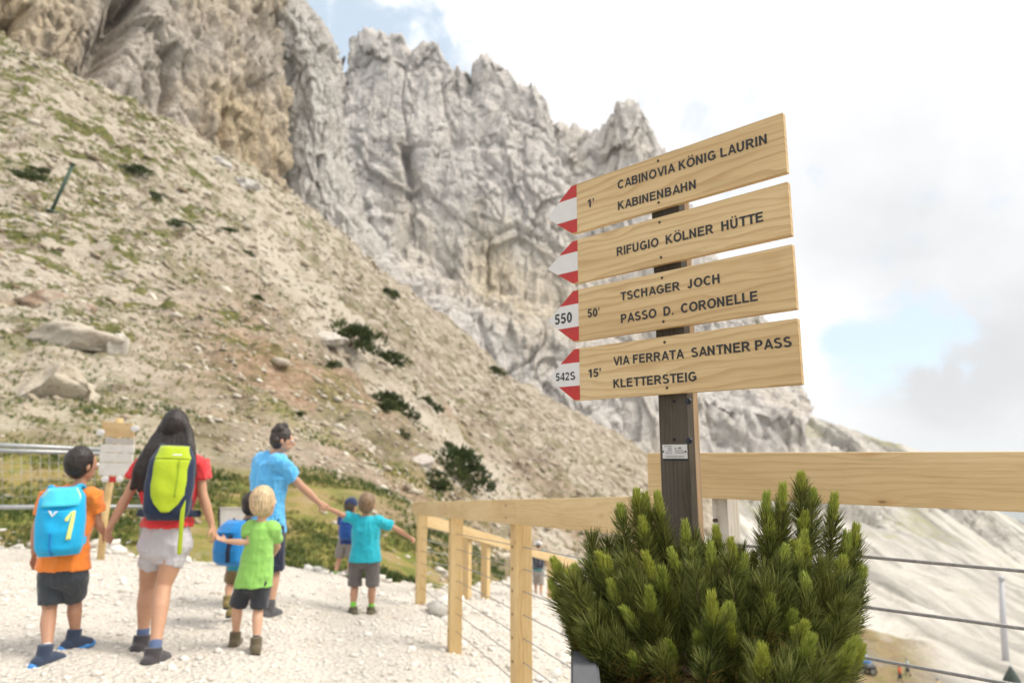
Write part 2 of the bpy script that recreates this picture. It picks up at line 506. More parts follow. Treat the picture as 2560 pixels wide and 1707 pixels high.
# the path's edges: everything nearer than its far edge and left of the drop beyond the fence
EDGE = np.array([(-14, 10.6), (-7.1, 9.8), (-5.4, 9.6), (-3.45, 9.0), (-2.17, 9.1), (-1.55, 9.6), (-0.9, 10.9), (0.0, 14.0), (0.35, 18.0), (0.2, 26.0)])
def path_mask(x, y):
    """1 on the path, 0 off it, soft edge."""
    wob = 0.22 * fbm(np.c_[x * 0.9, y * 0.9, x * 0], 3, 0.5, 5)
    far = np.interp(x, EDGE[:, 0], EDGE[:, 1])
    d1 = far - y + wob
    right = np.interp(y, [0, 2, 4, 7, 11, 16, 26], [1.5, 1.3, 1.2, 1.6, 2.0, 2.2, 2.0]) - x + wob
    inside = np.minimum(d1, right)
    tail = np.where((x > -0.2) & (y > 10), np.minimum(np.interp(y, [10, 14, 18, 26], [2.2, 1.4, 1.0, 0.8]) - np.abs(x - np.interp(y, [10, 14, 18, 26], [0.6, 1.1, 1.1, 0.9])) + wob, 27 - y), -9)
    return smooth01(np.maximum(inside, tail), -0.12, 0.18)

NX, NY = 440, 480
xr = np.linspace(-1.2, 1.2, NX); ly = np.linspace(math.log(0.95), math.log(420), NY)
gx, gy = np.meshgrid(xr, ly)
gx = gx.ravel(); gy = gy.ravel()
Yw = np.exp(gy); Xw = gx * Yw
CREST = np.array([(-1.2, 62), (-0.93, 63), (-0.75, 65), (-0.57, 76), (-0.40, 89), (-0.22, 104), (-0.075, 125), (0.041, 144), (0.19, 164), (0.26, 172)])
Yc = np.where(gx < 0.27, np.interp(gx, CREST[:, 0], CREST[:, 1]), 1e9)
Zs = height_t(gx, np.minimum(gy, np.log(Yc))) * np.minimum(Yw, Yc) - np.maximum(Yw - Yc, 0) * 0.45
pm = path_mask(Xw, Yw)
pos = np.c_[Xw, Yw, Zs]
hill_zone = smooth01(0.32 + 0.03 * fbm(pos / 9.0, 3, 0.5, 61) - gx, 0.0, 0.06) * 1.0          # left hillside; the rest is the pale scree beyond
scl = np.clip(Yw / 30, 0.35, 1.6)
bl = fbm(pos / 14.0, 5, 0.5, 3) * 0.9 + fbm(pos / 3.2, 5, 0.55, 21, True) * 0.28
w1, w2, wc, _ = worley(pos / 2.3, 41)
blocks = (smooth01(0.62 - w1, 0.0, 0.4)) * (wc > 0.45) * (0.25 + 0.55 * wc)
rough_hill = (bl * 0.75 + blocks * 0.8) * scl * smooth01(Yw, 9.5, 22)
rough_bank = fbm(pos / 1.3, 5, 0.5, 8) * 0.10
rough_scree = fbm(pos / 40.0, 6, 0.5, 13) * 2.6 + fbm(pos / 9.0, 5, 0.5, 15, True) * 0.6
disp = (1 - pm) * (rough_bank * smooth01(Yw, 3, 8) + hill_zone * rough_hill + (1 - hill_zone) * rough_scree * smooth01(Yw, 20, 130))
Zw = Zs + disp + pm * 0.018 * fbm(pos / 0.35, 4, 0.5, 31)
pos = np.c_[Xw, Yw, Zw]
uu, vv = to_px(np.c_[Xw, Yw, Zs])

# zones of colour that belong to the ground itself
nz = fbm(pos / 6.0, 4, 0.5, 77)
hgt = Zs - np.interp(Xw, [-9, -3, 0, 1], [-1.2, -1.35, -1.9, -2.4])
grass = smooth01(26 + 7 * nz - Yw, 0, 8) * (1 - pm) * smooth01(-Xw, -1.5, 0.2)
grass *= 1 - 0.75 * smooth01(Xw, -4.5, -1.8) * smooth01(Yw, 12.5, 15.0)          # bare earth cut behind the fence corner
left_rock = smooth01(-Xw - 0.36 * Yw, 0, 2) * smooth01(Yw, 13.0, 15.0)
grass *= 1 - 0.8 * left_rock
brown = smooth01(62 + 10 * nz - Yw, 0, 25) * smooth01(gx, -0.62, -0.35)
brown = np.maximum(brown, smooth01(gx, -0.2, 0.0) * smooth01(70 - Yw, 0, 30))
pale = smooth01(-gx - 0.15, 0, 0.25) * 0.8 + 0.4 * smooth01(Yw, 60, 90)
strk = np.exp(-(((vv - (1.02 * (uu - 700) + 690 + 40 * nz)) / 60.0) ** 2)) * (uu > 640)      # pale gully of loose scree
pale = np.clip(np.maximum(pale, strk * 2.5), 0, 1.8)
brown = brown * (1 - np.clip(strk, 0, 1))
moss = (0.60 + 0.6 * smooth01(-gx - 0.2, 0, 0.3)) * (1 - np.clip(strk, 0, 1)) * (0.35 + 0.65 * smooth01(nz, -0.4, 0.3))
grass_far = smooth01(105 + 25 * nz - Yw, 0, 30) * smooth01(gx, 0.3, 0.4) * smooth01(1.0 - gx, 0.0, 0.2)
grass_far *= smooth01(2420 - uu, 0, 200)
grass_far *= smooth01(vv - (1490 + (uu - 2080) * 0.55), -40, 60)

idx = np.arange(NX * NY).reshape(NY, NX)
quads = np.stack([idx[:-1, :-1], idx[:-1, 1:], idx[1:, 1:], idx[1:, :-1]], -1).reshape(-1, 4)
qp = pm[quads]; qh = hill_zone[quads].mean(1); keep = (Yw < Yc * 1.25)[quads].all(1)
# path and slope overlap by a strip and cross each other there, so that the edge is not stepped
sets = ((0, 'gravel_path', M_GRAVEL, (qp.max(1) > 0.03)), (1, 'hillside', M_HILL, (qp.min(1) < 0.97) & (qh > 0.5)), (2, 'scree_slope', M_SCREE, (qp.min(1) < 0.97) & (qh <= 0.5)))
lift = (pm - 0.45) * 0.09
for z, nm, mt, sel in sets:
    q = quads[sel & keep]
    use, inv = np.unique(q, return_inverse=True)
    pz = pos[use].copy()
    if z == 0:
        pz[:, 2] += lift[use]
    me = mesh_np(nm, pz, inv.reshape(-1, 4))
    if z == 1:
        for an, av in (('grass', grass), ('brown', brown), ('pale', pale), ('moss', moss)):
            set_attr(me, an, av[use])
    if z == 2:
        set_attr(me, 'grass', grass_far[use])
    tag(link(nm, me, mt), kind='structure')

def hit(u, v, lo=3.0, hi=160.0):
    """Where the line of sight through a photograph pixel meets the smooth ground."""
    ys = np.exp(np.linspace(math.log(lo), math.log(hi), 260))
    d = P(u, v, 1.0)
    z = ground_z(d[0] * ys, ys)
    below = np.nonzero(z > d[2] * ys)[0]
    i = below[0] if len(below) else len(ys) - 1
    if i > 0:
        a0 = d[2] * ys[i - 1] - z[i - 1]; a1 = z[i] - d[2] * ys[i]
        y = ys[i - 1] + (ys[i] - ys[i - 1]) * a0 / max(a0 + a1, 1e-9)
    else:
        y = ys[0]
    return Vector((d[0] * y, y, d[2] * y))
# displaced surface, for things that stand on it
_grid = (Zw + np.where(pm > 0.45, lift, 0)).reshape(NY, NX)
def surf_z(x, y):
    x = np.atleast_1d(np.asarray(x, float)); y = np.maximum(np.atleast_1d(np.asarray(y, float)), 0.96)
    fx = np.clip((x / y - xr[0]) / (xr[1] - xr[0]), 0, NX - 1.001); fy = np.clip((np.log(y) - ly[0]) / (ly[1] - ly[0]), 0, NY - 1.001)
    i = fy.astype(int); j = fx.astype(int); a = fx - j; b = fy - i
    return (_grid[i, j] * (1 - a) * (1 - b) + _grid[i, j + 1] * a * (1 - b) + _grid[i + 1, j] * (1 - a) * b + _grid[i + 1, j + 1] * a * b)

# the terrace behind the viewer, same gravel, joined to the near end of the path
gxx, gyy = np.meshgrid(np.linspace(-1, 1, 40), np.linspace(0, 1, 40))
ty = 0.95 - gyy.ravel() * 40; tx = gxx.ravel() * (1.14 + gyy.ravel() * 30)
tz = np.where(gyy.ravel() < 0.01, surf_z(tx, np.full(len(tx), 0.951)), -1.5 - 0.1 * np.clip(tx, -2, 2))
ii = np.arange(1600).reshape(40, 40)
tq = np.stack([ii[:-1, :-1], ii[1:, :-1], ii[1:, 1:], ii[:-1, 1:]], -1).reshape(-1, 4)
tag(link('terrace_ground', mesh_np('terrace_ground', np.c_[tx, ty, tz], tq), M_GRAVEL), kind='structure')

# ================================================================== cliffs and mountains as displaced lofts
def loft(name, cols, nu, nv, mat, amp, size, seed, grooves=(), warm=None, jag=0.0, squeeze=0.4, crest_calm=0.0):
    """cols: list of [(u, v, Y), ...] from foot to crest, last row is the back slope."""
    C = np.array([[P(*q) if len(q) == 3 else np.array(q[:3]) for q in c] for c in cols])       # (nc, nr, 3)
    nc, nr = C.shape[:2]
    su = np.linspace(0, nc - 1, nu); sv = np.linspace(0, nr - 1, nv)
    i = np.minimum(su.astype(int), nc - 2); a = (su - i)[:, None, None]
    A = C[i] * (1 - a) + C[i + 1] * a
    j = np.minimum(sv.astype(int), nr - 2); b = (sv - j)[None, :, None]
    S = A[:, j] * (1 - b) + A[:, j + 1] * b                          # (nu, nv, 3)
    # smooth a little so that the control polygon does not show
    for _ in range(3):
        S[1:-1] = (S[:-2] + 2 * S[1:-1] + S[2:]) / 4 if nu / nc > 8 else S[1:-1]
    dU = np.gradient(S, axis=0); dV = np.gradient(S, axis=1)
    N = np.cross(dU, dV); N /= np.linalg.norm(N, axis=2)[..., None] + 1e-9
    N = np.where(N[..., 1:2] > 0, -N, N)
    pts = S.reshape(-1, 3); N = N.reshape(-1, 3)
    q = pts / size * np.array([1, 1, squeeze])
    warp = np.c_[fbm(q * 0.7, 3, 0.5, seed + 50), fbm(q * 0.7, 3, 0.5, seed + 60), fbm(q * 0.7, 3, 0.5, seed + 70)] * 0.35
    f1, f2, cid, tl = worley(q * 0.8 + warp, seed)
    d = (cid - 0.5) * 0.8 + 0.9 * tl
    d = d + 0.55 * fbm(q * 0.35, 3, 0.5, seed + 5)
    cr = np.abs(vnoise(q * 1.6 + warp, seed + 31)); d = d - 0.75 * np.exp(-(cr / 0.07) ** 2)          # deep cracks
    cr = np.abs(vnoise(q * 3.7 + warp * 2, seed + 33)); d = d - 0.35 * np.exp(-(cr / 0.09) ** 2)
    g1, g2, gid, gt = worley(pts / size * np.array([3.4, 3.4, 1.5]) + warp * 2, seed + 8)
    d = d + 0.60 * (gid - 0.5) + 0.65 * gt
    h1, h2, hid, ht = worley(pts / size * np.array([8.5, 8.5, 4.5]) + warp * 3, seed + 18)
    d = d + 0.40 * (hid - 0.5) + 0.42 * ht
    bed = pts[:, 2] / size * 3.1 + warp[:, 0] * 1.5; d = d + 0.16 * np.abs(((bed % 1.0) - 0.5) * 2)              # bedding ledges
    if crest_calm:
        rw = np.tile(np.linspace(0, 1, nv), nu); d = d * (1 - crest_calm * smooth01(rw, 0.45, 0.8))
    d = d * amp
    pu, pv = to_px(pts)
    for line, w, depth in grooves:
        L = np.array(line, float)
        x = np.interp(pv, L[:, 1], L[:, 0])
        inside = (pv > L[0, 1] - 15) & (pv < L[-1, 1] + 15)
        taper = np.interp(pv, [L[0, 1], (L[0, 1] + L[-1, 1]) / 2, L[-1, 1]], [1, 1, 0.25])
        d = d - depth * taper * inside * np.exp(-((pu - x) / w) ** 2)
    row = np.tile(np.linspace(0, 1, nv), nu)
    pts = pts + N * d[:, None]
    if jag:
        crest = (nr - 2) / (nr - 1)
        pts[:, 2] += jag * fbm(np.c_[pts[:, 0], pts[:, 1], pts[:, 0] * 0] / (size * 0.6), 5, 0.6, seed + 90) * smooth01(row, crest - 0.25, crest)
    ix = np.arange(nu * nv).reshape(nu, nv)
    qd = np.stack([ix[:-1, :-1], ix[1:, :-1], ix[1:, 1:], ix[:-1, 1:]], -1).reshape(-1, 4)
    me = mesh_np(name, pts, qd, smooth=False)
    set_attr(me, 'warm', warm(pu, pv) if warm is not None else np.zeros(len(pts)))
    return tag(link(name, me, mat), kind='structure')

# near ochre wall, upper left, running on above the frame
def wall_cols():
    foot = [(-420, -60, 56), (-150, 60, 61), (0, 118, 66), (120, 150, 70), (240, 200, 74), (400, 300, 80), (520, 385, 85), (620, 455, 90), (700, 530, 96), (735, 560, 100)]
    out = []
    for u, v, Y in foot:
        lean = np.interp(u, [0, 500, 735], [0, 0, -25])
        out.append([(u + 10, v + 110, Y * 0.99), (u, v - 15, Y * 1.02), (u + lean * 0.3 - 5, v - 260, Y * 1.06), (u + lean, -180, Y * 1.12), (u + lean, -520, Y * 1.22), (u + lean, -560, Y * 1.7)])
    return out
loft('rock_wall', wall_cols(), 380, 260, M_ROCK_NEAR, 1.5, 9.5, 100, squeeze=0.22,
     grooves=(([(345, -60), (300, 70), (262, 130), (225, 205)], 38, 9.0), ([(425, 120), (432, 220), (405, 300)], 14, 4.5), ([(40, 40), (15, 110)], 20, 4.0),
              ([(705, 40), (700, 150), (700, 205)], 12, 3.5), ([(640, 210), (655, 250)], 22, 3.0), ([(560, 290), (555, 370)], 10, 2.0)),
     warm=lambda u, v: 0.34 + 0.5 * np.exp(-((u - 630) / 130) ** 2 - ((v - 400) / 170) ** 2) + 0.55 * smooth01(260 - u, 0, 120) + 0.35 * smooth01(120 - v, 0, 120) * smooth01(u - 420, 0, 60) - 0.6 * np.exp(-((u - 335) / 75) ** 2 - ((v - 120) / 110) ** 2))
# tall light pillar beside it
pil = []
for k, (e, Yk) in enumerate(((0.0, 106), (0.3, 103), (0.6, 103), (0.85, 106), (1.0, 113), (1.08, 128))):
    def edge(v, e=e):
        lft = np.interp(v, [-300, 0, 300, 500, 720], [560, 650, 690, 700, 720])
        rgt = np.interp(v, [-300, -40, 0, 30, 65, 140, 200, 300, 400, 560, 660, 760], [600, 660, 725, 765, 795, 830, 848, 852, 852, 900, 950, 1010])
        return lft + (rgt - lft) * e
    pil.append([(edge(v), v, Yk * (1 + 0.00010 * (700 - v))) for v in (780, 660, 560, 400, 300, 200, 140, 65, 30, 0, -60)] + [(edge(-60), -70, Yk * 1.6)])
loft('rock_pillar', pil, 180, 280, M_ROCK_PILLAR, 1.0, 10.0, 140, grooves=(([(800, 400), (790, 470)], 9, 3.0), ([(722, 160), (720, 190)], 12, 2.5)), warm=lambda u, v: 0.1 + 0 * u)
# the main face behind
SIL = [(700, 60), (790, 110), (838, 205), (846, 150), (872, 125), (900, 112), (930, 92), (962, 100), (990, 112), (1015, 128), (1040, 140), (1085, 165), (1118, 176), (1140, 184), (1160, 166),
       (1200, 155), (1235, 158), (1270, 168), (1290, 190), (1320, 208), (1345, 218), (1370, 240), (1385, 266), (1405, 272), (1418, 308), (1445, 330), (1490, 342), (1535, 338), (1548, 318), (1572, 306), (1598, 310),
       (1625, 330), (1650, 372), (1700, 455), (1740, 560), (1790, 660), (1840, 720), (1885, 790), (1925, 860), (1965, 905), (1990, 958), (2003, 985), (2018, 1005)]
far = []
for u, v in SIL:
    shelf = np.interp(u, [700, 950, 1150, 1400, 1600, 2018], [610, 640, 700, 790, 900, 1030])
    shelf = max(shelf, v + 30)
    ledge = max(shelf + np.interp(u, [700, 1000, 1400, 2018], [60, 95, 70, 20]), v + 45)
    foot_v = max(np.interp(u, [700, 1000, 1300, 1620, 2018], [640, 850, 1080, 1200, 1120]), ledge + 30)
    tk_ = np.interp(u, [1850, 1990, 2018], [1, 1.12, 1.25])
    uf = u + 0.10 * (foot_v - v) * (1 if u < 1500 else 0.2)
    far.append([(uf, foot_v + np.interp(u, [700, 1500, 1700], [60, 90, 260]), 205), (uf * 0.7 + u * 0.3, ledge, 222), (u * 0.6 + uf * 0.4, shelf, 252), (u, 0.55 * v + 0.45 * shelf, 268 * tk_), (u, v, 290 * tk_), (u, v + 60, 360 * tk_)])
loft('mountain', far, 520, 400, M_ROCK_FAR, 2.25, 28.0, 180, jag=7.0, squeeze=0.55,
     grooves=(([(1015, 380), (1035, 470)], 14, 9.0), ([(1385, 180), (1400, 340)], 14, 7.0), ([(850, 130), (845, 260)], 14, 12.0), ([(1165, 160), (1175, 220)], 12, 7.0)),
     warm=lambda u, v: 0.1 + 0.75 * np.exp(-((v - (560 + (u - 950) * 0.45)) / 130) ** 2) * smooth01(u, 930, 1000) * smooth01(1500 - u, 0, 120))
# ridge that runs down to the right, pale scree with outcrops
RID = [(1560, 960), (1640, 965), (1760, 965), (1860, 962), (1930, 985), (1985, 1015), (2045, 1048), (2130, 1070), (2220, 1102), (2300, 1126), (2380, 1195), (2440, 1268), (2500, 1300), (2560, 1342), (2700, 1430), (2900, 1520)]
rid = []
for u, v in RID:
    vf = np.interp(u, [1560, 1800, 2050, 2300, 2560, 2900], [1160, 1215, 1265, 1330, 1460, 1600])
    rid.append([(u, vf + 210, np.interp(u, [1560, 2300, 2900], [135, 180, 215])), (u, vf, np.interp(u, [1560, 2300, 2900], [190, 250, 270])), (u, 0.5 * (v + vf), 290), (u, v + 18, 335), (u, v, 350), (u, v + 70, 470)])
loft('mountain_ridge', rid, 300, 150, M_SCREE, 3.0, 26.0, 220, jag=0.6, squeeze=0.8, warm=None, crest_calm=0.8)

# valley far below, out to the horizon
def m_valley(nt):
    p = nt.pos()
    n = nt.noise(p, 0.0011, 8, 0.6)
    return dict(color=nt.ramp(n, [(0.35, (0.030, 0.050, 0.022)), (0.55, (0.055, 0.075, 0.030)), (0.7, (0.14, 0.15, 0.07))]), rough=1.0)
vx = np.linspace(-1, 1, 121); vg = np.sign(vx) * (np.abs(vx) ** 2.2) * 16000
ax, ay = np.meshgrid(vg, vg)
az = -900 + 420 * fbm(np.c_[ax.ravel(), ay.ravel(), ax.ravel() * 0] / 5200.0, 5, 0.5, 400) * smooth01(np.hypot(ax.ravel(), ay.ravel()), 800, 4000)
ii = np.arange(121 * 121).reshape(121, 121)
vq = np.stack([ii[:-1, :-1], ii[:-1, 1:], ii[1:, 1:], ii[1:, :-1]], -1).reshape(-1, 4)
tag(link('valley_floor', mesh_np('valley_floor', np.c_[ax.ravel(), ay.ravel(), az], vq), material('valley_forest', m_valley)), kind='structure')

# the air: pale haze that fades the mountains and turns the valley blue
def build_haze():
    me = box_mesh('haze', 33000, 33000, 1900, origin=(0, 0, -1900 / 2 + 240))
    m = bpy.data.materials.new('haze_air')
    m.use_nodes = True
    t = m.node_tree
    for n in list(t.nodes):
        if n.type == 'BSDF_PRINCIPLED': t.nodes.remove(n)
    out = next(n for n in t.nodes if n.type == 'OUTPUT_MATERIAL')
    v = t.nodes.new('ShaderNodeVolumePrincipled')
    v.inputs['Color'].default_value = (0.92, 0.965, 1.0, 1)
    v.inputs['Density'].default_value = 0.0001
    v.inputs['Anisotropy'].default_value = 0.2
    t.links.new(v.outputs[0], out.inputs['Volume'])
    tag(link('haze', me, m), 'thin pale haze in the mountain air', 'haze', kind='stuff')
build_haze()

# ================================================================== wood, metal, paint
def wood(name, c_lo, c_mid, c_hi, knots=0.5, ring=22.0, seed=0.0, rough=0.62, wear=0.0, lines=0.85):
    """Planed softwood, grain along local x."""
    def b(nt):
        o = nt.obj()
        o = nt.vmath('ADD', o, nt.vmath('SCALE', (3.1, 1.7, 5.3), scale=nt.math('MULTIPLY', nt.math('ADD', nt.rand(), seed), 7.0)))
        kv = nt.voronoi(nt.mapping(o, scale=(4.2, 2.0, 11.0)), 1.0)
        kd = kv[0]
        warp = nt.math('MULTIPLY', nt.step(kd, 0.0, 0.42, 1.0, 0.0), 0.020 * knots)
        wav = nt.noise(nt.mapping(o, scale=(1.6, 2.0, 9.0)), 1.0, 3, 0.5)
        sep = nt.new('ShaderNodeSeparateXYZ'); nt.l.new(o, sep.inputs[0])
        z = nt.math('ADD', nt.math('ADD', sep.outputs[2], nt.math('MULTIPLY', sep.outputs[1], 0.6)), nt.math('ADD', warp, nt.math('MULTIPLY', wav, 0.11)))
        rings = nt.math('FRACT', nt.math('MULTIPLY', z, ring * 2.2))
        late = nt.math('MULTIPLY', nt.step(rings, 0.45, 0.97), nt.noise(nt.mapping(o, scale=(2, 2, 18)), 1.0, 2))
        fine = nt.noise(nt.mapping(o, scale=(7, 60, 190)), 1.0, 3, 0.6)
        tone = nt.noise(nt.mapping(o, scale=(1.2, 2, 7)), 1.0, 4)
        c = nt.ramp(tone, [(0.3, c_lo), (0.5, c_mid), (0.72, c_hi)])
        c = nt.mix(nt.math('MULTIPLY', late, lines), c, tuple(x * y for x, y in zip(c_lo, (0.72, 0.60, 0.46))))
        c = nt.mix(nt.step(fine, 0.5, 0.35, 0.0, 0.22), c, tuple(x * 0.6 for x in c_lo))
        k = nt.math('MULTIPLY', nt.step(kd, 0.035, 0.075, 1.0, 0.0), knots, clamp=True)
        halo = nt.math('MULTIPLY', nt.step(kd, 0.05, 0.20, 0.5, 0.0), knots, clamp=True)
        c = nt.mix(halo, c, tuple(x * y for x, y in zip(c_lo, (0.85, 0.68, 0.5))))
        c = nt.mix(nt.math('MULTIPLY', k, 0.8), c, (0.13, 0.065, 0.028, 1))
        if wear:
            w = nt.noise(nt.mapping(o, scale=(3, 12, 12)), 1.0, 6, 0.65)
            c = nt.mix(nt.step(w, 0.42, 0.66, 0.0, wear), c, (0.24, 0.235, 0.22, 1))
        return dict(color=c, rough=rough, spec=0.3, normal=nt.bump(nt.math('ADD', fine, nt.math('MULTIPLY', late, 0.5)), 0.25, 0.002))
    return material(name, b)
M_SIGN = wood('sign_board_pine', (0.49, 0.335, 0.165), (0.565, 0.405, 0.21), (0.64, 0.48, 0.27), 0.95, 20, 1.0)
M_RAIL = wood('planed_larch_rail', (0.52, 0.36, 0.175), (0.60, 0.44, 0.23), (0.66, 0.50, 0.28), 0.9, 24, 2.0, lines=0.45)
M_POSTW = wood('fence_post_wood', (0.52, 0.355, 0.16), (0.60, 0.43, 0.21), (0.66, 0.50, 0.27), 0.35, 26, 3.0)
M_OLDSHADE = wood('weathered_shaded_post_wood', (0.036, 0.027, 0.017), (0.055, 0.042, 0.027), (0.085, 0.066, 0.044), 0.3, 30, 4.0, 0.8, 0.10)  # brown post front, with its shade painted into the colour
M_OLDLIT = wood('weathered_lit_post_flank', (0.27, 0.17, 0.085), (0.36, 0.235, 0.125), (0.44, 0.32, 0.19), 0.3, 30, 5.0, 0.75, 0.3)  # paler copy of the post wood, light on the right side painted in
M_WHITEPOST = wood('pale_flaking_post', (0.48, 0.44, 0.38), (0.56, 0.52, 0.46), (0.64, 0.60, 0.54), 0.3, 26, 6.0, 0.8, 0.2)
M_RED = plain('red_sign_paint', (0.40, 0.014, 0.010), 0.5, 0.12, 30, bump=0.1)
M_WHITE = plain('white_sign_paint', (0.60, 0.58, 0.56), 0.5, 0.05, 30, bump=0.1)
M_BLACK = plain('black_lettering', (0.016, 0.015, 0.014), 0.55, 0.2, 40)
M_HOLE = plain('screw_steel', (0.075, 0.055, 0.035), 0.5, 0.3, 200, metal=0.4)
M_STEEL = plain('wire_rope_steel', (0.33, 0.32, 0.31), 0.42, 0.25, 60, metal=0.85)
M_DARK = plain('dark_recess', (0.012, 0.012, 0.012), 0.7)
M_TIN = plain('aluminium_tag', (0.55, 0.53, 0.50), 0.45, 0.06, 60, metal=0.15)
M_INK = plain('grey_print', (0.16, 0.15, 0.14), 0.6)

# ================================================================== trail signpost
O2 = np.array([0.42, 1.75]); PHI = 0.8021
SD = np.array([-math.sin(PHI), math.cos(PHI), 0.0])          # along the boards towards the arrow tip
SN = np.array([-math.cos(PHI), -math.sin(PHI), 0.0])         # towards the viewer
S_L, S_R = 0.3117, -0.3204
def on_sign(u, v):
    """photograph pixel -> (distance along the board from its right end, height) on the boards' front plane"""
    d = P(u, v, 1.0)
    k = (SN[0] * O2[0] + SN[1] * O2[1]) / (SN[:2] @ d[:2])
    q = d * k
    return float((q[:2] - O2) @ SD[:2]), float(q[2])
def sign_pt(s, z, out=0.0):
    return Vector((O2[0] + SD[0] * s + SN[0] * out, O2[1] + SD[1] * s + SN[1] * out, z))
def c5(x, y): return 1340 + x * 0.29762, 250 + y * 0.29762
def c6(x, y): return 1340 + x * 0.29762, 580 + y * 0.29762

# block capitals drawn as strokes: cap height 1, straight pieces and arcs of a fixed width
GW, GH = 0.235, 0.19
def _seg(x0, y0, x1, y1, w=GW):
    d = np.array([x1 - x0, y1 - y0]); d = d / np.linalg.norm(d); n = np.array([-d[1], d[0]]) * w / 2
    a = np.array([x0, y0]); b = np.array([x1, y1])
    return [[a + n, a - n, b - n, b + n]]
def _arc(cx, cy, rx, ry, a0, a1, n=14):
    """outer radii rx, ry; the stroke lies inside"""
    t = np.radians(np.linspace(a0, a1, n + 1)); out = []
    o = np.c_[cx + rx * np.cos(t), cy + ry * np.sin(t)]; i = np.c_[cx + (rx - GW) * np.cos(t), cy + (ry - GH) * np.sin(t)]
    return [[o[k], i[k], i[k + 1], o[k + 1]] for k in range(n)]
def _v(x, y0=0.0, y1=1.0): return _seg(x, y0, x, y1)
def _h(y, x0, x1): return _seg(x0, y, x1, y, GH)
def _poly(*p): return [[np.array(q, float) for q in p]]
g2, h2 = GW / 2, GH / 2
